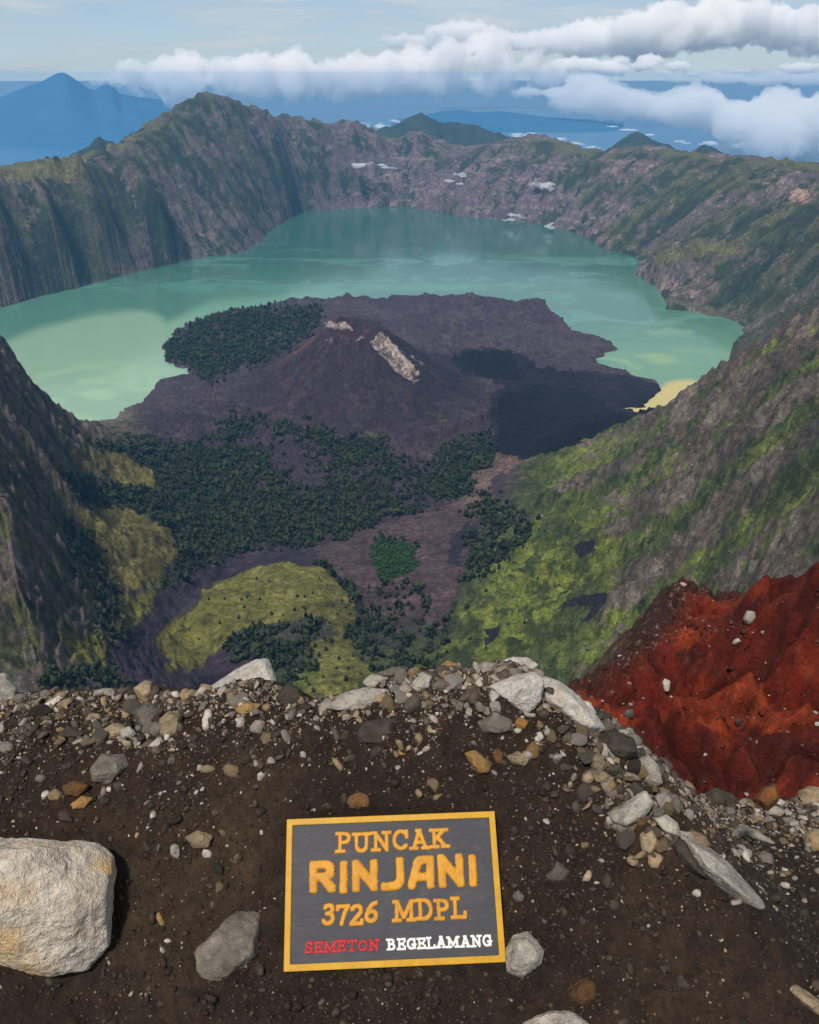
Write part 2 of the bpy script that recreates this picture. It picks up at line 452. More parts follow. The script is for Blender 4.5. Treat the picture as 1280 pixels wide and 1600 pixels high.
# ------------------------------------------------------------------ land cover of the terrain
# every vertex carries two ground colours (A, B) and their balance, plus a zone colour C (meadow, ash, fresh lava) and its strength;
# the material breaks the borders between them up with fine noise
q = (fbm(X / 70, Y / 70, 4, 81), fbm(X / 70, Y / 70, 4, 82))
n_a = fbm(SX / 300, SY / 300, 6, 101, 0.58); n_b = fbm(SX / 60, SY / 60, 5, 102, 0.6); n_c = fbm(SX / 14, SY / 14, 3, 103); n_d = fbm(SX / 750, SY / 750, 5, 104, 0.55)
def C(*c): return np.array(c, np.float32)
def canvas(*c):
    a = np.zeros(X.shape + (3,), np.float32); a[:] = C(*c); return a
colA, colB, colC = canvas(0.062, 0.080, 0.024), canvas(0.10, 0.083, 0.068), canvas(0, 0, 0)
mixv = np.zeros(X.shape, np.float32); mskC = np.zeros(X.shape, np.float32); speck = np.zeros(X.shape, np.float32)
def lay(a, mask, col):
    m = np.clip(mask, 0, 1)[..., None].astype(np.float32)
    a *= 1 - m; a += m * np.asarray(col, np.float32)
gH = np.hypot(np.gradient(H, Rr, axis=0), np.gradient(H, Az, axis=1) / RR)
_zone = {}
def zsd(p, jit=1.0):
    """signed distance (photo pixels, inside positive) to a zone outlined in the photograph"""
    P_ = np.array(p, float); box = (PX > P_[:, 0].min() - 40) & (PX < P_[:, 0].max() + 40) & (PY > P_[:, 1].min() - 40) & (PY < P_[:, 1].max() + 40)
    out_ = np.full(X.shape, -99.0); k = np.where(box)
    jx, jy = PX[k] + q[0][k] * 9 * jit, PY[k] + q[1][k] * 7 * jit
    d = poly_dist(jx, jy, p); out_[k] = np.where(in_poly(jx, jy, p), d, -d)
    return out_
def polym(p, soft=0.5, jit=1.0): return sstep(-soft, soft, zsd(p, jit)).astype(np.float32)
def zone(p, col, soft=9, jit=0.6, strength=1.0, var=None):
    global mskC
    m = polym(p, soft, jit) * strength
    col = np.asarray(col, np.float32); cc_ = np.broadcast_to(col, X.shape + (3,))
    if var is not None: cc_ = cc_ * (1 + np.clip(var, -0.45, 0.5))[..., None]
    use = (m >= 0.5) | (m > mskC)
    colC[use] = cc_[use]
    mskC = np.maximum(mskC, m)
# default slopes
lay(colA, sstep(-0.2, 0.3, n_a + 0.4 * n_b), C(0.130, 0.160, 0.030))
lay(colA, sstep(0.05, 0.45, n_b - 0.4 * n_a), C(0.030, 0.044, 0.016))
mixv[:] = 0.25
# far crater wall
lay(colA, far, C(0.036, 0.048, 0.026)); lay(colA, far * sstep(-0.15, 0.35, er + 0.5 * n_a) * 0.85, C(0.115, 0.112, 0.044)); lay(colA, far * sstep(0.1, 0.5, -er + 0.5 * n_b) * 0.8, C(0.020, 0.032, 0.022))
lay(colB, far, C(0.110, 0.086, 0.078))
purple = sstep(-0.20, -0.05, AZ) * (1 - sstep(0.14, 0.25, AZ)) * far
lay(colB, purple, C(0.125, 0.090, 0.100))
strata = fbm(X / 500, (H + 25 * n_a) / 26.0, 4, 140)
lay(colB, far * sstep(0.10, 0.35, strata + 0.3 * n_b) * sstep(0.4, 0.75, gH) * sstep(-0.35, 0.05, AZ) * 0.8, C(0.27, 0.195, 0.185))
lay(colB, far * sstep(0.35, 0.7, n_b + n_a * 0.5) * sstep(0.5, 0.8, gH) * 0.6, C(0.24, 0.165, 0.15))
mixv = mixv * (1 - far) + far * np.clip(0.36 + 0.45 * n_d + 0.35 * n_a + 0.30 * er + 0.28 * sstep(0.45, 0.9, gH) - 0.16 + 0.12 * purple, 0, 1)
speck += far * 0.35 * sstep(0.5, 0.9, gH)
grass_far = [[(-60, 262), (60, 246), (140, 240), (135, 265), (110, 290), (40, 280), (0, 285), (-60, 290)], [(160, 232), (200, 210), (215, 215), (200, 228), (165, 245)],
             [(335, 190), (380, 195), (420, 280), (400, 275), (360, 240)], [(1030, 385), (1100, 372), (1190, 378), (1170, 400), (1080, 408), (1040, 420), (1010, 425)]]
for p, k in zip(grass_far, (0.75, 0.7, 0.6, 0.62)): zone(p, C(0.125, 0.115, 0.045), 14, 1.6, k, 0.6 * n_b)
lay(colA, polym([(1150, 500), (1280, 420), (1300, 520), (1130, 600)], 8) * sstep(-0.2, 0.2, n_b) * 0.6, C(0.080, 0.094, 0.032))
for p in ([(197, 297), (210, 300), (222, 335), (215, 345), (203, 320)], [(140, 308), (152, 310), (150, 325), (142, 322)], [(305, 358), (325, 362), (328, 374), (312, 370)],
          [(232, 322), (240, 326), (238, 336), (230, 332)], [(164, 330), (172, 334), (168, 342), (162, 338)], [(1030, 355), (1040, 352), (1042, 375), (1032, 372)],
          [(545, 298), (580, 296), (600, 305), (560, 310)], [(1225, 300), (1250, 290), (1290, 300), (1260, 320), (1235, 318)]):
    zone(p, C(0.34, 0.21, 0.17), 10, 1.5, 0.62, n_c)
# right slope
rs = (1 - far) * sstep(0.0, 0.06, AZ - np.interp(RR, [900, 1500, 2000, 2600, 3100], [0.0, 0.02, 0.06, 0.10, 0.13]))
up = sstep(-1200, -850, H)
lay(colB, rs, C(0.095, 0.074, 0.054)); lay(colB, rs * sstep(-0.1, 0.4, n_b + n_a), C(0.160, 0.130, 0.102)); lay(colB, rs * sstep(0.1, 0.5, -n_a + 0.4 * n_b) * 0.8, C(0.060, 0.050, 0.045))
mixv = mixv * (1 - rs) + rs * np.clip(0.18 + 0.55 * er_lo + 0.40 * er_n + 0.26 * n_a + 0.15 * n_d + up * 0.36 + 0.25 * (rock - 0.7), 0, 1)
speck += rs * (0.35 + 0.5 * up)
MR = [(640, 1060), (715, 940), (745, 905), (790, 875), (865, 808), (930, 800), (960, 850), (945, 930), (880, 1000), (780, 1060)]
mr = polym(MR, 22, 1.5)
terr = vnoise(X / 170 + 0.5 * n_a, (H + 0.06 * Y) / 21.0 + 0.8 * n_a, 150) + 0.5 * vnoise(X / 70, H / 9.0 + 0.5 * n_b, 151)
mixv = mixv * (1 - mr * 0.85)
lay(colA, mr * sstep(-0.35, 0.1, n_a + terr), C(0.158, 0.182, 0.032)); lay(colA, mr * sstep(0.02, 0.26, terr + 0.35 * n_b) * 0.92, C(0.036, 0.050, 0.016))
speck *= 1 - 0.8 * mr
lay(colA, polym([(822, 716), (880, 694), (1000, 654), (1060, 640), (1000, 680), (900, 725), (790, 770), (770, 745)], 10) * sstep(-0.3, 0.2, n_b + n_a) * 0.8, C(0.135, 0.160, 0.032))
for p in ([(860, 955), (900, 935), (945, 926), (950, 940), (930, 965), (905, 975), (930, 945), (890, 950)], [(895, 850), (930, 842), (930, 860), (905, 875)], [(760, 985), (782, 978), (775, 1000), (758, 1008)]):
    zone(p, C(0.022, 0.020, 0.028), 4, 0.8)
# left cliff
ls = (1 - far) * sstep(0.0, 0.05, np.interp(RR, [800, 1500, 2100, 2800, 3300], [-0.36, -0.36, -0.335, -0.335, -0.32]) - AZ)
lay(colA, ls, C(0.080, 0.082, 0.030)); lay(colA, ls * sstep(0.0, 0.4, n_b - 0.5 * n_a), C(0.036, 0.042, 0.018))
lay(colB, ls, C(0.095, 0.074, 0.060)); lay(colB, ls * sstep(0.0, 0.5, n_b + 0.5 * er_n), C(0.150, 0.122, 0.106)); lay(colB, ls * sstep(0.1, 0.5, -er_n + n_b * 0.4), C(0.038, 0.032, 0.030))
mixv = mixv * (1 - ls) + ls * np.clip(0.52 + 0.45 * er_n + 0.32 * n_a + 0.3 * (rock - 0.7), 0, 1)
speck += ls * 0.7
# valley and island lava
val = np.clip((1 - far) * (1 - rs) * (1 - ls) + ((RR > 4000) & (RR < 6250) & (sd > 0) & (np.abs(AZ) < 0.30) & (H < -1150)), 0, 1)
valm = np.where(RR > 4000, val, val * sstep(-1150, -1260, H))
lay(colA, valm, C(0.044, 0.027, 0.042)); lay(colA, valm * sstep(-0.1, 0.5, n_d + 0.3 * n_a), C(0.058, 0.037, 0.050))
lay(colB, valm, C(0.064, 0.043, 0.053)); lay(colB, valm * sstep(0.1, 0.5, n_b), C(0.080, 0.057, 0.063))
isl_f = valm * (RR > 3900) * 0.6; lay(colA, isl_f, C(0.064, 0.043, 0.056)); lay(colB, isl_f, C(0.092, 0.066, 0.072))
mixv = mixv * (1 - valm) + valm * np.clip(0.40 + 0.45 * n_a + 0.35 * n_b, 0, 1)
speck = speck * (1 - valm) + valm * 0.10
# cone
lay(colA, conem, C(0.034, 0.021, 0.032)); lay(colB, conem, C(0.052, 0.032, 0.040))
redf = conem * np.exp(-((ang - 2.9) / 0.75) ** 2) * sstep(560, 250, r)
lay(colA, redf * 0.8, C(0.070, 0.030, 0.022)); lay(colB, redf * 0.9, C(0.135, 0.058, 0.032))
rgt_shade = conem * np.exp(-((ang + 0.35) / 0.75) ** 2); lay(colA, rgt_shade * 0.8, C(0.018, 0.015, 0.024)); lay(colB, rgt_shade * 0.75, C(0.030, 0.023, 0.031))  # shaded right flank of the cone, painted into its colours
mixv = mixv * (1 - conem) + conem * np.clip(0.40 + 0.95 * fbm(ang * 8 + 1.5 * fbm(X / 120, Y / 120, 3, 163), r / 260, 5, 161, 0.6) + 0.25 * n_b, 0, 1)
PALE = C(0.33, 0.26, 0.225)
mg = (r < 720) * np.exp(-(gu / 165) ** 4 - (gv / 66) ** 4) * (0.86 + 0.28 * n_c + 0.3 * n_b)
colC[mg > 0.2] = (PALE * (0.9 + np.clip(1.2 * n_c + 1.0 * n_b, -0.65, 0.4))[..., None])[mg > 0.2]; mskC = np.maximum(mskC, np.clip(mg, 0, 1))
mr_ = np.exp(-((r - 138) / 20) ** 2) * sstep(-0.35, 0.25, n_c + n_b) * (0.35 + 0.35 * np.cos(ang + 1.0)); k = mr_ > 0.25
colC[k] = C(0.20, 0.155, 0.14); mskC = np.maximum(mskC, np.clip(mr_ * 1.0, 0, 0.7))
zone([(503, 504), (520, 500), (550, 510), (552, 517), (520, 515)], PALE, 6, 0.8, 0.8, n_c); zone([(500, 528), (520, 525), (524, 540), (506, 543)], C(0.17, 0.13, 0.12), 10, 1.2, 0.55)
zone([(640, 548), (660, 560), (674, 575), (655, 572), (640, 560)], C(0.42, 0.36, 0.33), 10, 1.5, 0.6, n_c)
for p in ([(640, 628), (690, 635), (720, 665), (690, 668)], [(560, 675), (600, 670), (620, 705), (580, 690)], [(685, 705), (740, 690), (760, 705), (700, 735)]):
    zone(p, C(0.085, 0.088, 0.026), 16, 1.6, 0.55)
for p in ([(706, 690), (722, 692), (735, 700), (728, 702), (708, 696)], [(682, 702), (690, 704), (688, 712), (680, 710)]): zone(p, C(0.38, 0.35, 0.31), 7, 1.5, 0.56)
fresh = [(700, 556), (735, 545), (795, 545), (815, 553), (840, 573), (900, 580), (960, 585), (1000, 590), (1040, 600), (1020, 640), (955, 660), (900, 684), (850, 706), (803, 722),
         (778, 708), (768, 672), (766, 622), (790, 602), (755, 592), (715, 580)]
inner = [[(712, 560), (738, 547), (796, 548), (806, 560), (816, 592), (760, 592)], [(778, 618), (840, 600), (915, 615), (990, 655), (880, 702), (803, 722), (778, 704)]]
zone(fresh, C(0.014, 0.011, 0.018), 5, 1.2, 1.0, 0.9 * n_a + 0.7 * n_b)
for p in inner: zone(p, C(0.004, 0.004, 0.008), 6, 1.0, 1.0, 0.5 * n_b)
# sand flats and rivers of ash
flat = [(480, 860), (600, 815), (700, 790), (745, 762), (735, 738), (780, 710), (825, 716), (790, 735), (762, 746), (766, 790), (730, 830), (722, 900), (695, 985), (650, 965), (570, 960), (545, 930), (500, 890)]
flow_n = fbm(X / 160 + 0.8 * n_a, Y / 60, 5, 190, 0.6)
zone(flat, C(0.082, 0.052, 0.054), 9, 0.8, 1.0, 0.55 * flow_n + 0.25 * n_b)
zone([(745, 800), (715, 778), (738, 738), (780, 708), (830, 716), (795, 736), (765, 748), (768, 775)], C(0.150, 0.096, 0.076), 9, 0.9, 0.9, 0.6 * n_b + 0.4 * flow_n)
zone([(700, 850), (730, 810), (745, 830), (720, 860), (725, 890), (700, 880)], C(0.026, 0.022, 0.036), 10, 1.2, 0.8)
river = [(175, 1010), (215, 960), (245, 925), (330, 888), (430, 862), (490, 850), (500, 885), (430, 880), (360, 905), (320, 925), (260, 975), (240, 1005), (290, 1048), (345, 1020), (400, 985), (420, 1000), (330, 1070), (250, 1105), (170, 1055)]
zone(river, C(0.040, 0.028, 0.042), 7, 0.8, 1.0, 0.6 * flow_n + 0.4 * n_b)
# meadows
meadow = [[(100, 698), (180, 708), (240, 733), (240, 766), (185, 756), (120, 728)], [(112, 795), (190, 793), (270, 823), (278, 862), (250, 906), (190, 926), (172, 900), (150, 850)],
          [(185, 932), (240, 924), (240, 952), (200, 986), (178, 985)],
          [(320, 920), (380, 892), (450, 878), (500, 888), (545, 928), (562, 965), (540, 985), (480, 962), (430, 976), (365, 990), (335, 1020), (318, 1042), (290, 1048), (240, 1005), (260, 975), (300, 955)],
          [(485, 1005), (540, 988), (562, 1030), (580, 1045), (540, 1095), (465, 1095), (500, 1050)], [(85, 985), (170, 985), (165, 1042), (110, 1032)], [(100, 1068), (150, 1085), (225, 1120), (60, 1100)],
          [(258, 1038), (275, 1036), (274, 1052), (258, 1052)]]
md = np.zeros(X.shape, np.float32)
crease = ridged(X / 130 + 0.35 * n_b, Y / 130, 4, 171)
mvar = 0.55 * n_a + 0.45 * n_b - 0.5 * sstep(1.1, 1.5, crease)
for i, p in enumerate(meadow):
    md = np.maximum(md, polym(p, 3, 0.8)); zone(p, C(0.136, 0.128, 0.030) if i not in (0, 1) else C(0.130, 0.112, 0.034), 8, 0.9, 1.0, mvar)
# forest: density of trees, and a dark floor
dens = np.zeros(X.shape, np.float32); bright = np.zeros(X.shape, np.float32)
F_DENSE = [[(256, 540), (290, 515), (325, 497), (400, 487), (500, 484), (497, 500), (470, 530), (400, 568), (375, 572), (330, 595), (297, 574), (258, 565)],
           [(100, 742), (180, 758), (240, 768), (245, 700), (330, 700), (380, 712), (350, 740), (420, 765), (500, 768), (570, 800), (605, 803), (560, 828), (480, 850), (400, 850), (330, 880), (250, 920), (262, 900), (282, 862), (278, 828), (200, 792), (110, 788)],
           [(150, 692), (250, 692), (250, 742), (238, 732), (180, 706)], [(690, 702), (760, 680), (777, 712), (745, 735), (690, 735)]]
F_MID = [[(370, 650), (430, 665), (500, 668), (520, 690), (600, 690), (610, 720), (680, 732), (740, 720), (735, 770), (640, 800), (570, 800), (480, 765), (330, 735), (250, 712), (330, 690)]]
F_LOW = [[(415, 975), (480, 940), (490, 975), (525, 985), (550, 985), (560, 930), (572, 965), (690, 955), (690, 1020), (640, 1060), (580, 1040), (555, 1000), (520, 995), (490, 1005), (480, 1050), (440, 1090), (400, 1040), (350, 1000)],
         [(745, 775), (790, 790), (832, 830), (805, 862), (760, 885), (722, 905), (735, 860), (735, 820)], [(105, 830), (140, 842), (168, 900), (196, 935), (188, 1000), (170, 1062), (215, 1090), (100, 1090), (60, 1070), (155, 1020), (160, 950), (130, 890)],
         [(540, 985), (575, 945), (650, 910), (690, 960), (690, 1010), (600, 1045)], [(500, 890), (560, 925), (600, 960), (560, 980), (540, 945)]]
BUSH = [[(582, 856), (600, 842), (640, 850), (655, 880), (640, 896), (602, 912), (585, 882)]]
for i, p in enumerate(F_DENSE): dens = np.maximum(dens, sstep(-11, 7, zsd(p, 1.2) + 8 * n_b) * np.clip(0.80 + 0.8 * n_b, 0.35, 1.0))
for p in F_MID: dens = np.maximum(dens, sstep(-14, 8, zsd(p, 1.4) + 10 * n_b) * np.clip(0.42 + 1.5 * n_a + 0.9 * n_b, 0.03, 0.85))
for p in F_LOW: dens = np.maximum(dens, sstep(-18, 10, zsd(p, 1.6) + 12 * n_b) * np.clip(0.50 + 1.1 * n_b + 0.7 * n_a, 0.06, 0.9))
for p in BUSH:
    m = sstep(-6, 4, zsd(p, 1.2)); bright = np.maximum(bright, m); dens = np.maximum(dens, m)
dens = np.where(md > 0.5, dens * 0.10, dens)
dens *= 1 - 0.75 * polym([(640, 880), (720, 880), (700, 985), (660, 960), (620, 1040), (590, 1045), (610, 985), (570, 950), (600, 920)], 8, 1.2)
dens *= (H > LAKE + 3)
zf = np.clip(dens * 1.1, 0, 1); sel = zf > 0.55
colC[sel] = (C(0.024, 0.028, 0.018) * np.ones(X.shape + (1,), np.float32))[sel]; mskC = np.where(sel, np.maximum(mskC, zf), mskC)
colC[bright > 0.5] = C(0.024, 0.050, 0.013)
V = np.stack([X, Y, H], -1).reshape(-1, 3)
me = mesh_np("terrain", V, grid_faces(NROW, NCOL))
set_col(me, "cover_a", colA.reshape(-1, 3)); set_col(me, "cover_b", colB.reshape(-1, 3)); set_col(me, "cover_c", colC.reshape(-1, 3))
set_col(me, "cover_mix", np.stack([mixv, mskC, np.clip(speck, 0, 1)], -1).reshape(-1, 3))
m_ter, nt, b = new_mat("terrain")
sp_ = N(nt, 'ShaderNodeSeparateColor'); nt.links.new(attr(nt, 'cover_mix'), sp_.inputs[0])
g0 = noise(nt, 0.018, 9, 0.66, dist=0.35); g1 = noise(nt, 0.06, 6, 0.68); g2 = noise(nt, 0.25, 4, 0.7); g3 = noise(nt, 0.011, 4, 0.6); gc = noise(nt, 0.035, 7, 0.66)
def crisp(m, n, k, w):
    t = mth(nt, 'ADD', m, mth(nt, 'MULTIPLY', mth(nt, 'SUBTRACT', n, 0.5), k))
    return ramp(nt, t, [(0.5 - w, 0.0), (0.5 + w, 1.0)])
ab = mixc(nt, crisp(sp_.outputs[0], g0, 1.8, 0.08), attr(nt, 'cover_a'), attr(nt, 'cover_b'))
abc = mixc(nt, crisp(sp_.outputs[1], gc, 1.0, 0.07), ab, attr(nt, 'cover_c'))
f1 = ramp(nt, g1, [(0.32, 0.32), (0.5, 0.95), (0.68, 1.7)]); f2 = ramp(nt, g2, [(0.32, 0.42), (0.5, 1.0), (0.68, 1.65)]); f3 = ramp(nt, g3, [(0.35, 0.75), (0.65, 1.25)])
c1 = mixc(nt, 0.85, abc, f1, 'MULTIPLY'); c2 = mixc(nt, 0.75, c1, f2, 'MULTIPLY'); c3 = mixc(nt, 0.8, c2, f3, 'MULTIPLY')
spk = mth(nt, 'MULTIPLY', ramp(nt, noise(nt, 0.085, 6, 0.72, dist=0.8), [(0.62, 0.0), (0.70, 0.85)]), sp_.outputs[2])
c4 = mixc(nt, spk, c3, (0.27, 0.235, 0.215))
nt.links.new(c4, b.inputs['Base Color'])
hgt = mth(nt, 'ADD', mth(nt, 'MULTIPLY', g1, 11.0), mth(nt, 'ADD', mth(nt, 'MULTIPLY', g2, 2.6), mth(nt, 'MULTIPLY', g0, 16.0)))
bump(nt, b, hgt, 0.9, 1.0)
terrain = tag(link("terrain", me, m_ter), kind='structure')

# ------------------------------------------------------------------ lake
lx = np.linspace(-5200, 5200, 420); ly = np.linspace(3000, 10900, 420)
LX, LY = np.meshgrid(lx, ly)
QX, QY = project(LX, LY, np.full(LX.shape, LAKE))
w1 = fbm(LX / 900, LY / 900, 5, 201); w2 = fbm(LX / 1500 + 3 * w1, LY / 500, 4, 202)
QX2, QY2 = QX + 22 * w1, QY + 14 * w2
deep = C(0.034, 0.122, 0.094); pale = C(0.290, 0.460, 0.300); teal = C(0.095, 0.235, 0.165)
lrgb = np.zeros(LX.shape + (3,), np.float32); lrgb[:] = deep
def llay(m, c):
    global lrgb
    m = np.clip(m, 0, 1)[..., None].astype(np.float32); lrgb = lrgb * (1 - m) + m * c
band = sstep(380, 455, QY2 - 0.03 * np.abs(QX - 640))
llay(band * 0.75, teal)
llay(sstep(0.02, 0.42, w2 + 0.2 * w1) * sstep(360, 420, QY) * 0.55, C(0.11, 0.32, 0.24))
edge = np.interp(QX, [-100, 0, 60, 130, 200, 240, 262, 330, 420, 520], [560, 535, 508, 492, 486, 488, 500, 470, 452, 440])  # upper edge of the pale sediment patch; the cliffs' reflection is painted in
lm = sstep(-9, 12, QY - edge + 14 * w1) * sstep(420, 250, QX) 
llay(lm * 0.9, pale * 0.9)
llay(sstep(250, 330, QX) * sstep(620, 420, QX) * sstep(-6, 14, QY - np.interp(QX, [250, 330, 500, 640], [500, 468, 448, 452])) * 0.7, C(0.18, 0.39, 0.27))
llay(sstep(-0.2, 0.35, w2) * lm * sstep(540, 620, QY) * 0.5, C(0.38, 0.55, 0.30))
rm = sstep(495, 555, QY2) * sstep(860, 980, QX2)
llay(rm * 0.7, C(0.17, 0.34, 0.20)); llay(rm * sstep(-0.25, 0.55, w2 + w1) * 0.6, C(0.30, 0.42, 0.18))
YLW = ([(940, 650), (1000, 632), (1030, 612), (1045, 595), (1075, 591), (1105, 596), (1122, 608), (1100, 622), (1060, 640), (1000, 655)])
yd = poly_dist(QX + 7 * w1, QY + 5 * w2, YLW); ylw = sstep(-5, 4, np.where(in_poly(QX + 7 * w1, QY + 5 * w2, YLW), yd, -yd))
llay(ylw * 0.9, C(0.60, 0.47, 0.155))
me = mesh_np("lake", np.stack([LX, LY, np.full(LX.shape, LAKE)], -1).reshape(-1, 3), grid_faces(420, 420))
set_col(me, "cover", lrgb.reshape(-1, 3))
m_lake, nt, b = new_mat("lake_water")
nt.links.new(attr(nt, 'cover'), b.inputs['Base Color'])
b.inputs['Roughness'].default_value = 0.12; b.inputs['IOR'].default_value = 1.33; b.inputs['Specular IOR Level'].default_value = 0.5
wv = noise(nt, 0.05, 3, 0.6)
bump(nt, b, wv, 0.06, 2.0)
lake = tag(link("lake", me, m_lake), kind='structure')
print('terrain done', round(time.time() - T0, 1))
# ------------------------------------------------------------------ sea, far hills, far mountains
SEA = -3000.0
ra = np.array([26000, 34000, 45000, 65000, 100000, 170000, 300000, 520000.0]); aa = np.linspace(0, 2 * math.pi, 97)
A2, R2 = np.meshgrid(aa, ra)
me = mesh_np("sea", np.stack([R2 * np.sin(A2), R2 * np.cos(A2), np.full(A2.shape, SEA)], -1).reshape(-1, 3), grid_faces(len(ra), len(aa)))
m_sea, nt, b = new_mat("sea_water")
nt.links.new(ramp(nt, noise(nt, 0.00006, 4, 0.6), [(0.35, (0.010, 0.115, 0.245)), (0.7, (0.016, 0.140, 0.285))]), b.inputs['Base Color'])  # water blue, strengthened with painted-in distance haze
b.inputs['Roughness'].default_value = 0.3; b.inputs['IOR'].default_value = 1.33; b.inputs['Specular IOR Level'].default_value = 0.2
tag(link("sea", me, m_sea), kind='structure')

def range_mesh(name, crest, R, depth, base, mat, rough=0.06, seed=0):
    """a range of hills: a height field under a crest line given in the photograph, at range R, falling away to both sides"""
    P = np.array([at_range(x, y, R) for x, y in crest])
    az = np.arctan2(P[:, 0], P[:, 1]); hh = P[:, 2]
    m, k = 170, 41
    a = np.linspace(az[0], az[-1], m); s = np.linspace(-1, 1, k)
    A, S = np.meshgrid(a, s)
    Rg = R + S * depth
    xx, yy = Rg * np.sin(A), Rg * np.cos(A)
    top = np.interp(A, az, hh) - base
    sc = depth * 0.55
    ridge = ridged(xx / sc, yy / sc, 5, seed)
    f = (1 - np.abs(S)) ** 0.9
    z = base + top * f + (ridge - 0.7) * rough * np.maximum(top, 60) * (0.25 + np.sin(np.abs(S) * math.pi)) * (np.abs(S) < 0.99)
    me = mesh_np(name, np.stack([xx, yy, z], -1).reshape(-1, 3), grid_faces(k, m))
    return tag(link(name, me, mat), kind='structure')
m_hill, nt, b = new_mat("far_forest")
nt.links.new(ramp(nt, noise(nt, 0.006, 5, 0.65), [(0.35, (0.018, 0.030, 0.018)), (0.7, (0.045, 0.058, 0.030))]), b.inputs['Base Color'])
range_mesh("hill", [(540, 250), (590, 206), (612, 196), (628, 189), (645, 184), (662, 182), (676, 188), (692, 193), (706, 189), (725, 195), (760, 204), (800, 214), (850, 240)], 15500, 1500, -2400, m_hill, 0.14, 3)
range_mesh("hill", [(930, 250), (950, 231), (968, 219), (982, 211), (992, 208), (1004, 212), (1030, 221), (1062, 236), (1090, 250)], 14800, 1300, -2300, m_hill, 0.14, 8)
range_mesh("hill", [(1060, 255), (1082, 236), (1094, 227), (1102, 224), (1112, 231), (1140, 245), (1175, 262)], 13500, 900, -2200, m_hill, 0.14, 12)
range_mesh("hill", [(90, 262), (118, 240), (140, 228), (152, 219), (175, 218), (200, 240), (230, 262)], 11500, 700, -2000, m_hill, 0.12, 15)
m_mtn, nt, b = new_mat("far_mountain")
nt.links.new(ramp(nt, noise(nt, 0.0004, 5, 0.6), [(0.35, (0.022, 0.115, 0.235)), (0.7, (0.030, 0.135, 0.265))]), b.inputs['Base Color'])  # blue of the distance haze painted into the mountain colour
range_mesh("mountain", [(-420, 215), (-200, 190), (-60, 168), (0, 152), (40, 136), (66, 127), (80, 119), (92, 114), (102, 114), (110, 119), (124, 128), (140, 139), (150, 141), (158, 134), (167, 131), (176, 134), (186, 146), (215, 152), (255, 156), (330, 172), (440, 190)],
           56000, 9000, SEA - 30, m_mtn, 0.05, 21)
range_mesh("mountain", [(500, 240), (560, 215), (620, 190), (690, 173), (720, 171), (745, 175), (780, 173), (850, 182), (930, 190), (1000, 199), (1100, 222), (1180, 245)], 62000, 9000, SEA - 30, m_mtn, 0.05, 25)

# ------------------------------------------------------------------ clouds over the sea
m_cl = bpy.data.materials.new("cloud"); m_cl.use_nodes = True
nt = m_cl.node_tree; nt.nodes.clear(); o_ = nt.nodes.new('ShaderNodeOutputMaterial')
vs = N(nt, 'ShaderNodeVolumeScatter', {'Color': (1, 1, 1, 1), 'Density': 1 / 260.0, 'Anisotropy': 0.0})
nt.links.new(vs.outputs[0], o_.inputs['Volume'])
tx1 = bpy.data.textures.new("billow", 'VORONOI'); tx1.noise_scale = 1400.0; tx1.noise_intensity = 1.0
tx2 = bpy.data.textures.new("wisp", 'CLOUDS'); tx2.noise_scale = 700.0; tx2.noise_depth = 5
def cloud(name, puffs, D, label, group=None, voxel=None, grow=1.0, flat=0.9, disp=0.9, thick=1.5, deep=1.0, seed=0):
    """puffs: (px, py, radius in photo pixels[, stretch]) at range D; joined into one closed billowy body"""
    R_ = np.random.default_rng(seed)
    bm = bmesh.new()
    c0 = at_range(puffs[0][0], puffs[0][1], D)
    u = D / FPX * 0.96
    for p in puffs:
        px, py, pr = p[0], p[1], p[2] * grow; st = p[3] if len(p) > 3 else 1.0
        for k in range(4 if len(puffs) < 40 else 2):
            c = at_range(px + R_.normal(0, pr * 0.35 * st), py + R_.normal(0, pr * 0.32), D + R_.uniform(-1, 1) * pr * u * 1.6 * deep) - c0
            rr = pr * u * R_.uniform(0.38, 1.0)
            bmesh.ops.create_icosphere(bm, subdivisions=2, radius=1.0, matrix=Matrix.Translation(c) @ Matrix.Diagonal((rr * st, rr * max(1.2, st * 0.7), rr * flat, 1)))
    me0 = bpy.data.meshes.new(name); bm.to_mesh(me0); bm.free()
    o = bpy.data.objects.new(name, me0); COL.objects.link(o); o.location = c0
    s = np.median([p[2] for p in puffs]) * u
    rm = o.modifiers.new("merge", 'REMESH'); rm.mode = 'VOXEL'; rm.voxel_size = voxel or s * 0.13; rm.use_smooth_shade = True
    sm = o.modifiers.new("soften", 'SMOOTH'); sm.iterations = 6; sm.factor = 0.6
    for tx, k, ns in ((tx1, -0.55, 0.75), (tx1, -0.28, 0.33), (tx2, 0.42, 0.45)):
        t_ = tx.copy(); t_.noise_scale = s * ns
        d = o.modifiers.new("billow", 'DISPLACE'); d.texture = t_; d.strength = s * k * disp; d.mid_level = 0.35 if k < 0 else 0.5; d.texture_coords = 'LOCAL'
    dg = bpy.context.evaluated_depsgraph_get()
    me = bpy.data.meshes.new_from_object(o.evaluated_get(dg)); me.name = name
    o.modifiers.clear(); o.data = me
    mt = m_cl.copy(); mt.node_tree.nodes['Volume Scatter'].inputs['Density'].default_value = thick / s
    me.materials.clear(); me.materials.append(mt)
    return tag(o, label, 'cloud', group)
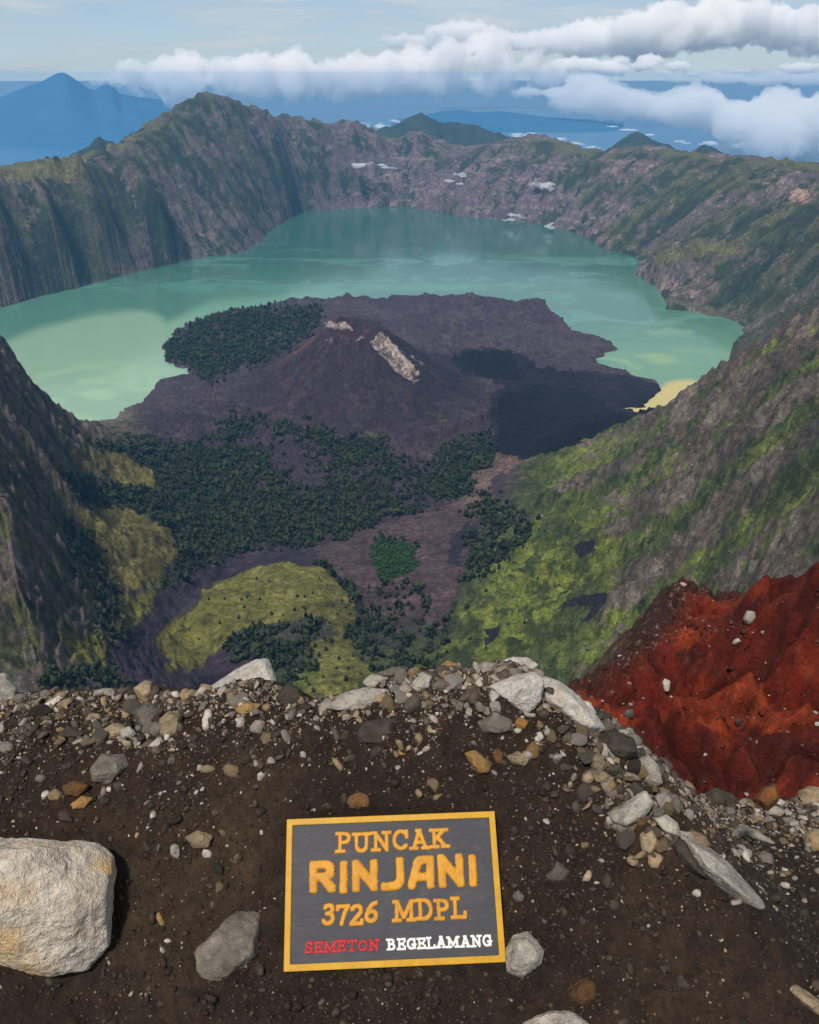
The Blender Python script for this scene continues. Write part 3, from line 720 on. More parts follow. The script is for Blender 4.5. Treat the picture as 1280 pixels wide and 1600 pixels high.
cloud("cloud_bank", [(150, 128, 7, 1.6), (185, 122, 14, 1.3), (215, 125, 24), (255, 122, 30), (300, 120, 32), (345, 115, 32), (390, 115, 34), (430, 122, 32), (470, 118, 34), (515, 122, 32),
                     (560, 115, 34), (600, 112, 32), (290, 145, 22), (480, 145, 16, 1.6), (640, 120, 34), (560, 138, 18, 2), (680, 105, 32), (715, 92, 32), (745, 82, 30), (700, 130, 22, 2), (770, 100, 28), (820, 102, 20, 1.2), (760, 128, 20, 2), (835, 118, 18, 1.6)],
      45000, "long bright billowing cloud bank behind the tallest peak of the crater rim", 'banks of white cloud over the sea', seed=1, grow=1.12)
cloud("cloud_bank", [(640, 68, 14, 3), (760, 62, 16, 3), (850, 55, 20, 2), (900, 52, 22, 1.6), (950, 55, 22, 1.6), (1000, 52, 24, 1.6), (1050, 48, 26), (1085, 40, 28), (1130, 42, 28), (1175, 38, 26), (1220, 45, 26), (1270, 50, 26), (1330, 50, 30), (980, 72, 14, 3), (1120, 68, 14, 3), (820, 72, 12, 3)],
      90000, "highest pale cloud bank across the upper right of the sky", 'banks of white cloud over the sea', seed=2, grow=1.3)
cloud("cloud_bank", [(880, 105, 12, 2), (920, 100, 14, 2), (965, 105, 14, 2), (1010, 102, 15, 2), (1050, 110, 10, 2.4), (1090, 114, 6, 3), (1160, 112, 5, 5), (1240, 108, 6, 5)],
      60000, "small flat cloud lying between the two large banks on the right", 'banks of white cloud over the sea', seed=3)
cloud("cloud_bank", [(850, 142, 12, 3), (900, 140, 14, 2.4), (960, 152, 18, 2.2), (1010, 160, 20, 2), (1060, 165, 22, 2), (1110, 168, 24, 1.8), (1160, 180, 28, 1.5), (1210, 185, 34, 1.3), (1260, 190, 38, 1.3), (1310, 195, 42, 1.3), (1210, 200, 40, 1.5), (1150, 190, 26, 1.6), (1060, 178, 20, 2.4), (960, 168, 16, 3), (1180, 215, 26, 1.2), (1230, 225, 28, 1.2), (1280, 232, 28, 1.2), (900, 165, 8, 4), (1000, 180, 8, 4), (1150, 232, 12, 2), (1360, 210, 40)],
      34000, "broad white cloud mass reaching down to the rim at the right edge", 'banks of white cloud over the sea', seed=4, grow=1.2)
cloud("cloud_bank", [(860, 124, 7, 4), (920, 122, 9, 4), (990, 121, 8, 4), (1060, 122, 9, 4), (1130, 121, 9, 4), (1200, 120, 10, 4), (1270, 120, 11, 4), (1350, 120, 11, 4)],
      120000, "long thin pale cloud band lying along the far sea horizon on the right", 'banks of white cloud over the sea', seed=9, thick=0.5)
cloud("cloud_strip", [(572, 194, 5, 2), (595, 196, 7, 2), (620, 190, 5, 2)], 27500, "short white cloud strip showing behind the rim left of the dark blue hills", 'thin cloud strips low behind the rim', seed=5, flat=0.4)
cloud("cloud_strip", [(808, 211, 5, 2.4), (830, 210, 7, 2), (870, 217, 5, 3), (905, 224, 4, 3), (930, 229, 4, 3)], 27500, "longest thin cloud strip, behind the jagged rim right of centre", 'thin cloud strips low behind the rim', seed=6, flat=0.4)
cloud("cloud_strip", [(958, 198, 2.5, 4), (985, 203, 3, 4), (1015, 210, 2.5, 4)], 27500, "faint sliver of cloud above the pointed hill on the right", 'thin cloud strips low behind the rim', seed=7, flat=0.4)
cloud("cloud_strip", [(1070, 222, 4, 3), (1110, 222, 6, 3), (1150, 226, 7, 2)], 27500, "cloud strip just behind the smallest dark pointed hill", 'thin cloud strips low behind the rim', seed=8, flat=0.4)
for i, (pf, D, lb) in enumerate([
        ([(560, 259, 6, 2), (572, 258, 5, 2)], 10300, "small cloud wisp below the middle of the rim, left one of a pair"), ([(602, 260, 5, 2), (612, 261, 4, 2)], 10300, "small cloud wisp below the middle of the rim, right one of a pair"),
        ([(718, 274, 5, 2), (705, 285, 5, 2), (722, 290, 8, 1.8), (735, 288, 6, 2)], 10200, "ragged group of cloud wisps halfway up the far crater wall"),
        ([(835, 285, 8, 2), (850, 290, 9, 1.6), (862, 296, 6, 2)], 9600, "cloud wisp over purple strata right of centre on the crater wall"),
        ([(795, 342, 6, 1.8), (808, 339, 8, 1.4), (818, 338, 5, 1.6)], 9000, "cloud puff sitting at the waterline of the far lake shore"), ([(856, 352, 6, 1.2), (862, 349, 4, 1.2)], 8700, "tiny cloud puff floating over the lake edge, right of a larger puff")]):
    cloud("cloud_wisp", pf, D, lb, 'small cloud wisps before the crater wall', seed=20 + i, flat=0.5, disp=1.2)
print('clouds done', round(time.time() - T0, 1))
# ------------------------------------------------------------------ trees of the valley
def tree_proto(seed, tiers=3, sides=6, pts=1.0):
    R_ = np.random.default_rng(seed)
    Vt, Ft = [], []
    for k in range(tiers):
        z0 = 0.10 + 0.62 * k / tiers; z1 = min(1.0, z0 + 0.52 + 0.1 * R_.random())
        if k == tiers - 1: z1 = 1.0
        r0 = 0.30 * (1 - 0.24 * k) * R_.uniform(0.85, 1.15)
        b0 = len(Vt); ox, oy = R_.normal(0, 0.03, 2)
        for s in range(sides):
            a = 2 * math.pi * (s + 0.5 * k + R_.uniform(-.2, .2)) / sides
            q_ = r0 * R_.uniform(0.65, 1.2)
            Vt.append((q_ * math.cos(a) + ox, q_ * math.sin(a) + oy, z0 + R_.uniform(-0.07, 0.07)))
        Vt.append((ox * 2, oy * 2, z1)); Vt.append((ox, oy, z0 + 0.05))
        for s in range(sides):
            Ft.append((b0 + s, b0 + (s + 1) % sides, b0 + sides)); Ft.append((b0 + (s + 1) % sides, b0 + s, b0 + sides + 1))
    b0 = len(Vt)                                                    # trunk
    for z, q_ in ((-0.05, 0.035), (0.3, 0.025)):
        for s in range(3):
            a = 2.1 * s; Vt.append((q_ * math.cos(a), q_ * math.sin(a), z))
    for s in range(3):
        n = (s + 1) % 3
        Ft.append((b0 + s, b0 + n, b0 + 3 + n)); Ft.append((b0 + s, b0 + 3 + n, b0 + 3 + s))
    return np.array(Vt, np.float32), np.array(Ft, np.int32)
def round_proto(seed):
    R_ = np.random.default_rng(seed); Vt, Ft = [], []
    bm = bmesh.new()
    for k in range(3):
        bmesh.ops.create_icosphere(bm, subdivisions=1, radius=1.0, matrix=Matrix.Translation((R_.normal(0, .13), R_.normal(0, .13), 0.52 + 0.15 * k)) @ Matrix.Diagonal((R_.uniform(.17, .28), R_.uniform(.17, .28), R_.uniform(.22, .36), 1)))
    for v in bm.verts: v.co += Vector(R_.normal(0, 0.045, 3))
    bm.verts.index_update()
    r_ = np.array([v.co[:] for v in bm.verts], np.float32), np.array([[v.index for v in f.verts] for f in bm.faces], np.int32); bm.free(); return r_
protos = [tree_proto(60 + i, 2 + (i % 2), 5 + i % 2) for i in range(6)] + [round_proto(80 + i) for i in range(4)]
m_tree, nt, b = new_mat("tree_foliage")
nt.links.new(mixc(nt, 0.7, attr(nt, 'tint'), ramp(nt, noise(nt, 0.4, 2, 0.6), [(0.3, 0.6), (0.7, 1.4)]), 'MULTIPLY'), b.inputs['Base Color'])
m_solo, nt, b = new_mat("solo_tree_foliage")
oi = nt.nodes.new('ShaderNodeObjectInfo')
nt.links.new(ramp(nt, oi.outputs['Random'], [(0.0, (0.016, 0.030, 0.012)), (0.5, (0.026, 0.042, 0.014)), (1.0, (0.042, 0.056, 0.018))]), b.inputs['Base Color'])

dAz = Az[1] - Az[0]
cellA = np.gradient(Rr)[:, None] * Rr[:, None] * dAz * np.ones((1, NCOL))
vis = (PX > -60) & (PX < 1340) & (PY > 430) & (PY < 1130)
rate = np.where(RR < 3600, 1 / 75.0, 1 / 170.0)
bushy = np.zeros(X.shape, np.float32)
# bushes and scattered trees on the slopes
slopes = (rs + ls) * (gH < 1.1)
bushy = slopes * sstep(0.1, 0.4, -er_n * 0.6 + n_b * 0.6 + 0.05) * (RR < 3200) * (RR > 600) * 0.8
lamb = (dens * rate + bushy * (1 - (dens > 0.05)) / 170.0) * cellA * vis
cnt = rng.poisson(lamb)
idx = np.repeat(np.arange(X.size), cnt.ravel())
print('trees', len(idx))
Rf, Af = RR.ravel()[idx], AZ.ravel()[idx]
Rf = Rf + rng.uniform(-0.5, 0.5, len(idx)) * np.gradient(Rr)[idx // NCOL]; Af = Af + rng.uniform(-0.5, 0.5, len(idx)) * dAz
fi = np.interp(Rf, Rr, np.arange(NROW)); fj = (Af - Az[0]) / dAz
def sample(G, fi, fj):
    i = np.clip(fi.astype(int), 0, NROW - 2); j = np.clip(fj.astype(int), 0, NCOL - 2); a = fi - i; c = fj - j
    return (G[i, j] * (1 - c) + G[i, j + 1] * c) * (1 - a) + (G[i + 1, j] * (1 - c) + G[i + 1, j + 1] * c) * a
tz = sample(H, fi, fj); txx = Rf * np.sin(Af); tyy = Rf * np.cos(Af)
isb = bushy.ravel()[idx] * (1 - (dens.ravel()[idx] > 0.05)) > 0
isbr = bright.ravel()[idx] > 0.5
hgt_t = np.where(isb, rng.uniform(2.0, 5.5, len(idx)), np.where(isbr, rng.uniform(6, 10, len(idx)), rng.gamma(4.5, 2.9, len(idx)) + 2.5))
hgt_t = np.where(Rf > 3900, hgt_t * 1.15, hgt_t)
wid_t = hgt_t * np.where(isb | isbr, rng.uniform(1.5, 2.4, len(idx)), rng.uniform(0.75, 1.6, len(idx)))
# single trees standing apart on the meadows (photo pixels of their foot)
SOLO = [(352, 937), (378, 936), (386, 934), (406, 937), (412, 930), (382, 950), (327, 936), (466, 932), (488, 928), (476, 934), (512, 915), (400, 905), (420, 910), (500, 905), (535, 940),
        (442, 962), (460, 955), (425, 960), (395, 975), (310, 1000), (296, 985), (345, 975), (372, 965), (505, 968), (515, 975), (527, 962), (470, 970), (450, 975), (540, 950), (548, 960), (520, 948),
        (509, 1015), (520, 1008), (498, 1025), (545, 1045), (540, 1060), (530, 1030), (505, 1058), (490, 1080), (552, 1025), (525, 1045),
        (130, 815), (150, 835), (222, 878), (168, 862), (176, 862), (250, 833), (262, 848), (258, 883), (205, 800), (190, 797), (232, 790), (140, 985), (150, 1005), (240, 1085), (120, 1090), (215, 1078), (155, 1040),
        (872, 835), (895, 815), (850, 830), (760, 925), (790, 905), (730, 950), (812, 890), (842, 905), (735, 1000), (760, 1015), (800, 960), (820, 975), (770, 1045)]
vm = np.where((RR < 3600).ravel() & vis.ravel())[0]
vx, vy = PX.ravel()[vm], PY.ravel()[vm]
solo = []
for (sx, sy) in SOLO:
    j = vm[np.argmin((vx - sx) ** 2 + (vy - sy) ** 2)]
    solo.append((X.ravel()[j], Y.ravel()[j], H.ravel()[j]))
# the nearest trees of the woods become objects of their own
near_o = np.argsort(-(hgt_t / np.hypot(Rf, tz)) * (PY.ravel()[idx] < 1075) * (PY.ravel()[idx] > 700) * (~isb))[:300 - len(solo)]
rest = np.ones(len(idx), bool); rest[near_o] = False
pm = []
for i, (tv, tf) in enumerate(protos):
    me = mesh_np("pine_tree", tv, tf, smooth=False); me.materials.append(m_solo); pm.append(me)
def put_tree(x, y, z, h, w, label, group):
    o = link("pine_tree", pm[rng.integers(6)])
    o.location = (x, y, z - 0.3); o.scale = (w, w, h); o.rotation_euler = (0, 0, rng.uniform(0, 6.28))
    tag(o, label, 'tree', group)
for (x, y, z), (sx, sy) in zip(solo, SOLO):
    h = rng.uniform(8, 15)
    if sx > 700: lb, gp = "small dark tree standing alone on the bright green terraces of the right slope", 'single trees on the right green terraces'
    elif sx < 270: lb, gp = "small dark tree standing alone on the grassy spurs under the left cliff", 'single trees on the left grassy spurs'
    elif sy > 1000 and sx > 480: lb, gp = "small dark tree standing alone on the lowest meadow behind the crest stones", 'single trees on the lowest meadow'
    else: lb, gp = "small dark tree standing alone on the yellow green meadow in mid valley", 'single trees on the mid valley meadow'
    put_tree(x, y, z, h, h * rng.uniform(0.9, 1.4), lb, gp)
for k in near_o:
    put_tree(txx[k], tyy[k], tz[k], hgt_t[k], wid_t[k], "dark pointed conifer at the near edge of the valley woods", 'nearest trees of the valley woods')
VV, FF, TT = [], [], []; base = 0
ids = np.where(rest)[0]; pick = rng.integers(0, len(protos), len(ids))
for i, (tv, tf) in enumerate(protos):
    s = ids[pick == i]; n = len(s)
    if n == 0: continue
    a = rng.uniform(0, 6.28, n); ca_, sa_ = np.cos(a)[:, None], np.sin(a)[:, None]
    vx_ = (tv[:, 0] * ca_ - tv[:, 1] * sa_) * wid_t[s][:, None] + txx[s][:, None]
    vy_ = (tv[:, 0] * sa_ + tv[:, 1] * ca_) * wid_t[s][:, None] + tyy[s][:, None]
    vz_ = tv[:, 2] * hgt_t[s][:, None] + tz[s][:, None] - 0.4
    VV.append(np.stack([vx_, vy_, vz_], -1).reshape(-1, 3))
    FF.append((tf[None] + base + (np.arange(n) * len(tv))[:, None, None]).reshape(-1, 3)); base += n * len(tv)
    v_ = rng.random(n)[:, None]
    c0 = C(0.010, 0.022, 0.012) * (1 - v_) + C(0.046, 0.058, 0.018) * v_ ** 1.5
    c0 = np.where(isbr[s][:, None], C(0.022, 0.060, 0.014) * (0.7 + 0.6 * v_), c0)
    c0 = np.where(isb[s][:, None], C(0.026, 0.038, 0.012) * (0.5 + 1.2 * v_), c0)
    TT.append(np.repeat(c0, len(tv), 0))
me = mesh_np("forest", np.concatenate(VV), np.concatenate(FF), smooth=False)
set_col(me, "tint", np.concatenate(TT))
tag(link("forest", me, m_tree), kind='stuff')
print('forest done', round(time.time() - T0, 1))
# ------------------------------------------------------------------ summit ground under the sign
GP = [(x, 1600, 0.98) for x in (-200, 0, 320, 640, 960, 1200, 1400)] + [(x, 1900, 0.70) for x in (-300, 640, 1500)] + [
      (-150, 1090, 1.72), (0, 1095, 1.72), (60, 1098, 1.70), (140, 1095, 1.70), (200, 1092, 1.69), (300, 1090, 1.66), (400, 1075, 1.62), (480, 1098, 1.62), (560, 1085, 1.62), (650, 1060, 1.64), (720, 1055, 1.66),
      (800, 1050, 1.68), (860, 1075, 1.65), (920, 1130, 1.56), (980, 1180, 1.50), (1040, 1240, 1.42), (1075, 1300, 1.33), (1120, 1355, 1.27), (1170, 1412, 1.19), (1215, 1480, 1.11),
      (100, 1180, 1.48), (300, 1180, 1.46), (500, 1170, 1.46), (720, 1160, 1.47), (640, 1215, 1.41), (900, 1200, 1.44), (-100, 1300, 1.31), (100, 1300, 1.31), (300, 1350, 1.26), (950, 1300, 1.32), (1000, 1400, 1.22), (1100, 1500, 1.09),
      (380, 1510, 1.085), (850, 1500, 1.09), (400, 1280, 1.335), (840, 1275, 1.34), (615, 1400, 1.225), (615, 1270, 1.345), (-100, 1500, 1.09),
      (1060, 1248, 2.12), (1150, 1268, 2.08), (1280, 1266, 2.15), (1450, 1270, 2.2), (1280, 1330, 1.84), (1180, 1335, 1.76), (1280, 1400, 1.51), (1235, 1400, 1.50), (1280, 1500, 1.15), (1240, 1455, 1.22), (1400, 1400, 1.6)]
P3 = np.array([at_y(*p) for p in GP])
tpg = tps_fit(P3[:, :2], P3[:, 2], 2e-4)
CR = [(-400, 1090, 1.74)] + [(x, y, Yc) for x, y, Yc in GP if (x, y) in [(-150, 1090), (0, 1095), (140, 1095), (300, 1090), (400, 1075), (480, 1098), (560, 1085), (650, 1060), (720, 1055), (800, 1050), (860, 1075)]] + [(935, 1138, 1.62), (985, 1200, 2.0), (1060, 1244, 2.16), (1150, 1266, 2.12), (1280, 1264, 2.18), (1450, 1268, 2.24)]
CR3 = np.array([at_y(*p) for p in CR])
BANK = [tuple(at_y(*p)[:2]) for p in ((800, 1110, 1.56), (880, 1165, 1.47), (945, 1235, 1.39), (1000, 1310, 1.31), (1040, 1350, 1.26))]
def ground_h(x, y, detail=True):
    yc = np.interp(x, CR3[:, 0], CR3[:, 1]) + 0.03 * fbm(x * 6, x * 0 + 3.3, 3, 311)
    over = np.maximum(y - yc, 0)
    z = tps_eval(tpg, x, np.minimum(y, yc + 0.02 * np.minimum(over, 1)))
    z = z - 0.35 * over - 1.5 * np.maximum(over - 0.05, 0)
    z = z + 0.048 * np.exp(-(poly_dist(x, y, BANK, False) / 0.075) ** 2)
    if detail:
        xs, ys = x + 0.05 * fbm(x * 4, y * 4, 2, 320), y + 0.05 * fbm(x * 4, y * 4, 2, 321)
        z = z + 0.030 * fbm(xs * 3.2, ys * 3.2, 4, 300) + 0.014 * fbm(x * 17, y * 17, 4, 301) + 0.0035 * np.abs(fbm(x * 75, y * 75, 3, 302))
    return z
def axis(a, b, c, d, step, wide):
    mid = np.arange(b, c, step); n1, n2 = max(2, int((b - a) / wide)), max(2, int((d - c) / wide))
    return np.r_[np.linspace(a, b, n1, endpoint=False), mid, np.linspace(c, d, n2)]
gxs = axis(-6, -1.35, 1.75, 6, 0.0048, 0.06); gys = axis(-2.5, 0.72, 2.3, 9, 0.0048, 0.06)
GXX, GYY = np.meshgrid(gxs, gys)
GZ = ground_h(GXX, GYY)
flat_b = sstep(0.75, 0.2, GYY)                              # behind the viewer the summit levels out
GZ = GZ * (1 - flat_b) + (-0.20 + 0.03 * fbm(GXX * 2, GYY * 2, 3, 5)) * flat_b
wide_ = sstep(1.9, 3.2, np.abs(GXX))
GZ = GZ * (1 - wide_) + np.minimum(GZ, 0.3) * wide_
# the soil is heaped up against the sign's underside, never through it
me = mesh_np("ground", np.stack([GXX, GYY, GZ], -1).reshape(-1, 3), grid_faces(len(gys), len(gxs)))
m_soil, nt, b = new_mat("volcanic_soil")
s1 = noise(nt, 2.2, 5, 0.6); s2 = noise(nt, 26.0, 4, 0.7); s3 = noise(nt, 190.0, 3, 0.7); s4 = noise(nt, 70.0, 2, 0.6)
base = ramp(nt, s1, [(0.34, (0.012, 0.0068, 0.0046)), (0.52, (0.022, 0.0128, 0.0078)), (0.70, (0.040, 0.026, 0.0135))])
base = mixc(nt, 0.9, base, ramp(nt, s2, [(0.30, 0.45), (0.72, 1.65)]), 'MULTIPLY')
base = mixc(nt, ramp(nt, s3, [(0.62, 0.0), (0.74, 0.75)]), base, (0.070, 0.056, 0.042))
base = mixc(nt, ramp(nt, s4, [(0.28, 0.8), (0.42, 0.0)]), base, (0.009, 0.006, 0.005))
nt.links.new(base, b.inputs['Base Color'])
bh = mth(nt, 'ADD', mth(nt, 'MULTIPLY', s2, 0.010), mth(nt, 'ADD', mth(nt, 'MULTIPLY', s3, 0.0035), mth(nt, 'MULTIPLY', s4, 0.006)))
bump(nt, b, bh, 0.9, 1.0)
tag(link("ground", me, m_soil), kind='structure')
def hit_ground(px, py):
    """where the view ray of a photo pixel meets the summit ground"""
    d = ray(px, py); t = np.linspace(0.9, 3.4, 700)
    p = d[None] * t[:, None] + np.array([0, 0, CAM_Z])
    below = np.where(p[:, 2] < ground_h(p[:, 0], p[:, 1], False))[0]
    return p[below[0]] if len(below) else p[400]
print('ground done', round(time.time() - T0, 1))

# ------------------------------------------------------------------ rocks
def rock_mat(name, stops, stain=None, stain_at=(0.55, 0.68), rough_scale=1.0, dirt=0.5):
    m, nt, b = new_mat(name)
    tcn = N(nt, 'ShaderNodeTexCoord').outputs['Object']
    oi = nt.nodes.new('ShaderNodeObjectInfo')
    off = nt.nodes.new('ShaderNodeVectorMath'); off.operation = 'ADD'
    cmb = nt.nodes.new('ShaderNodeCombineXYZ')
    nt.links.new(mth(nt, 'MULTIPLY', oi.outputs['Random'], 37.0), cmb.inputs[0]); nt.links.new(mth(nt, 'MULTIPLY', oi.outputs['Random'], 91.0), cmb.inputs[1])
    nt.links.new(tcn, off.inputs[0]); nt.links.new(cmb.outputs[0], off.inputs[1]); v = off.outputs[0]
    a = noise(nt, 9 * rough_scale, 5, 0.62, v); a2 = noise(nt, 55 * rough_scale, 4, 0.7, v, 0.3); a3 = noise(nt, 4.5 * rough_scale, 4, 0.6, v, 0.8); a4 = noise(nt, 260, 2, 0.6, v)
    c = ramp(nt, a, stops)
    c = mixc(nt, 0.75, c, ramp(nt, a2, [(0.3, 0.55), (0.7, 1.35)]), 'MULTIPLY')
    if stain: c = mixc(nt, mth(nt, 'MULTIPLY', ramp(nt, a3, [(stain_at[0], 0.0), (stain_at[1], 0.85)]), ramp(nt, a2, [(0.3, 0.35), (0.6, 1.0)])), c, stain)
    c = mixc(nt, mth(nt, 'MULTIPLY', ramp(nt, noise(nt, 15 * rough_scale, 4, 0.65, v), [(0.50, 0.0), (0.68, 1.0)]), dirt), c, (0.040, 0.028, 0.019))
    c = mixc(nt, ramp(nt, a4, [(0.28, 0.5), (0.4, 0.0)]), c, (0.05, 0.04, 0.03))
    nt.links.new(mixc(nt, 0.55, c, ramp(nt, oi.outputs['Random'], [(0, 0.7), (1, 1.3)]), 'MULTIPLY'), b.inputs['Base Color'])
    bump(nt, b, mth(nt, 'ADD', mth(nt, 'MULTIPLY', a2, 0.02 / rough_scale), mth(nt, 'MULTIPLY', a4, 0.003)), 0.8, 1.0)
    return m
RM = {
    'white': rock_mat("pale_rock", [(0.3, (0.36, 0.32, 0.27)), (0.55, (0.52, 0.475, 0.41)), (0.75, (0.60, 0.55, 0.48))], (0.50, 0.31, 0.10), (0.60, 0.72), dirt=0.16),
    'hero': rock_mat("sulphur_rock", [(0.3, (0.44, 0.365, 0.285)), (0.5, (0.60, 0.515, 0.41)), (0.75, (0.68, 0.60, 0.49))], (0.60, 0.35, 0.085), (0.53, 0.66), dirt=0.10),
    'pale': rock_mat("grey_white_rock", [(0.3, (0.24, 0.21, 0.175)), (0.6, (0.40, 0.36, 0.30)), (0.8, (0.48, 0.43, 0.36))], (0.34, 0.22, 0.10), (0.6, 0.75), dirt=0.4),
    'tan': rock_mat("tan_rock", [(0.3, (0.19, 0.14, 0.085)), (0.6, (0.34, 0.26, 0.16)), (0.8, (0.44, 0.35, 0.23))], (0.42, 0.22, 0.05), (0.52, 0.66), dirt=0.45),
    'ochre': rock_mat("ochre_rock", [(0.3, (0.22, 0.13, 0.05)), (0.6, (0.38, 0.235, 0.09)), (0.8, (0.46, 0.33, 0.18))], (0.46, 0.20, 0.035), (0.5, 0.64), dirt=0.35),
    'grey': rock_mat("grey_rock", [(0.3, (0.10, 0.084, 0.066)), (0.6, (0.175, 0.15, 0.12)), (0.8, (0.25, 0.215, 0.175))], (0.19, 0.12, 0.06), (0.6, 0.75), dirt=0.45),
    'dark': rock_mat("dark_rock", [(0.3, (0.042, 0.034, 0.027)), (0.6, (0.072, 0.058, 0.044)), (0.8, (0.115, 0.095, 0.075))], None, dirt=0.5),
    'rust': rock_mat("rust_rock", [(0.3, (0.075, 0.042, 0.02)), (0.6, (0.17, 0.085, 0.03)), (0.8, (0.25, 0.15, 0.07))], (0.34, 0.11, 0.018), (0.48, 0.62), dirt=0.5),
}
_ico = {}
def ico(sub):
    if sub not in _ico:
        bm = bmesh.new(); bmesh.ops.create_icosphere(bm, subdivisions=sub, radius=1.0)
        bm.verts.index_update()
        _ico[sub] = (np.array([v.co[:] for v in bm.verts], np.float32), np.array([[v.index for v in f.verts] for f in bm.faces], np.int32)); bm.free()
    return _ico[sub]
def n3(p, f, oct_, seed):
    return (fbm(p[:, 0] * f + 3, p[:, 1] * f, oct_, seed) + fbm(p[:, 1] * f, p[:, 2] * f + 7, oct_, seed + 5) + fbm(p[:, 2] * f - 4, p[:, 0] * f, oct_, seed + 9)) / 1.7
def soft_hull(D, planes, pw):
    acc = np.zeros(len(D))
    for n, h in planes:
        acc += np.maximum(0, D @ np.asarray(n) / h) ** pw
    return acc ** (-1.0 / pw)
def rough_rock(P, size, seed, k=1.0):
    """pits, ledges and grain on the rock's surface"""
    c = P / size
    nrm = P / np.linalg.norm(P, axis=1)[:, None]
    d = 0.050 * n3(c, 2.1, 4, seed) - 0.060 * np.maximum(0, np.abs(n3(c, 1.3, 3, seed + 40)) * -1 + 0.22) + 0.018 * n3(c, 7.5, 4, seed + 70)
    led = n3(c, 1.7, 3, seed + 90); d += 0.05 * (np.floor(led * 4) / 4 - led)
    d -= 0.05 * np.clip(0.10 - np.abs(n3(c, 1.1, 3, seed + 120)), 0, 1) * 6 * 0.5
    return P + nrm * (d * size * k)[:, None]
def rock_proto(seed, sub=3, flat=0.75):
    R_ = np.random.default_rng(seed); D, F = ico(sub)
    pl = []
    for i in range(R_.integers(11, 20)):
        n = R_.normal(size=3); n /= np.linalg.norm(n); pl.append((n, R_.uniform(0.62, 1.0)))
    for s in ((1, 0, 0), (-1, 0, 0), (0, 1, 0), (0, -1, 0), (0, 0, 1), (0, 0, -1)): pl.append((s, R_.uniform(0.8, 1.1)))
    P = D * soft_hull(D, pl, R_.choice([16, 26, 40]))[:, None] * np.array([R_.uniform(0.8, 1.25), R_.uniform(0.75, 1.05), flat * R_.uniform(0.8, 1.2)])
    return mesh_np("rock", rough_rock(P, 1.0, seed), F)
rock_seed = [500]
def hero_rock(outline, mat, label, sink=0.25, thick=0.75, sub=4, group=None, name="rock", rough=1.15, pw=30, pull=0.0):
    """a rock with the outline (photo pixels) it shows from the summit, built as a solid of real size where it lies on the ground"""
    rock_seed[0] += 1; sd_ = rock_seed[0]; R_ = np.random.default_rng(sd_)
    O = np.array(outline, float); c = (O.min(0) + O.max(0)) / 2
    g = hit_ground(*c)
    view = np.array([0, 0, CAM_Z]) - g; dist = np.linalg.norm(view); view /= dist
    rgt = np.cross((0, 0, 1), view); rgt /= np.linalg.norm(rgt); up_ = np.cross(view, rgt)
    r0 = ray(*c); depth = (g[1] / r0[1])
    mpp = depth / FPX                                    # metres per pixel there, on the image plane
    w_m = np.ptp(O, 0).min() * mpp; th = w_m * thick
    ctr = g + view * (th * (0.5 - sink) + pull)
    # local coordinates of the outline around the centre
    L = []
    for q in O:
        d = ray(*q); t = ((ctr - [0, 0, CAM_Z]) @ view) / (d @ view); p = d * t + np.array([0, 0, CAM_Z]) - ctr
        L.append((p @ rgt, p @ up_))
    L = np.array(L)
    area = np.cross(L, np.roll(L, -1, 0)).sum(); 
    if area < 0: L = L[::-1]
    pl = []
    for i in range(len(L)):
        e = L[(i + 1) % len(L)] - L[i]; ln = np.hypot(*e)
        if ln < 1e-6: continue
        n = np.array([e[1], -e[0]]) / ln; h = max(n @ L[i], 0.12 * w_m)
        a = RAD(R_.uniform(8, 30)); pl.append((np.array([n[0] * math.cos(a), n[1] * math.cos(a), math.sin(a)]), h * math.cos(a) + 0.12 * th * math.sin(a)))
        a = -RAD(R_.uniform(5, 25)); pl.append((np.array([n[0] * math.cos(a), n[1] * math.cos(a), math.sin(a)]), h * math.cos(a) * 1.0 + 0.1 * th))
    for k in range(7):
        n = np.array([R_.normal(0, 0.5), R_.normal(0, 0.5), 1.0]); n /= np.linalg.norm(n); pl.append((n, max(th * R_.uniform(0.40, 0.56), 0.92 * (L @ n[:2]).max() + 0.06 * th)))
    pl.append((np.array([0, 0, -1.0]), th * 0.6))
    D, F = ico(sub)
    # stretch directions so that vertices spread evenly over a long rock
    sc = np.array([np.ptp(L[:, 0]) / 2, np.ptp(L[:, 1]) / 2, th / 2]); D2 = D * sc; D2 /= np.linalg.norm(D2, axis=1)[:, None]
    P = D2 * soft_hull(D2, pl, pw)[:, None]
    P = rough_rock(P, w_m * 0.62, sd_, rough)
    for ax in (0, 1) if thick < 1.2 else ():                                     # keep the outline's width and height
        a0, a1, b0, b1 = P[:, ax].min(), P[:, ax].max(), L[:, ax].min(), L[:, ax].max()
        P[:, ax] = b0 + (P[:, ax] - a0) * (b1 - b0) / (a1 - a0)
    M = np.stack([rgt, up_, view], 1)
    me = mesh_np(name, P @ M.T, F)
    o = link(name, me, RM[mat]); o.location = ctr
    return tag(o, label, 'rock', group)
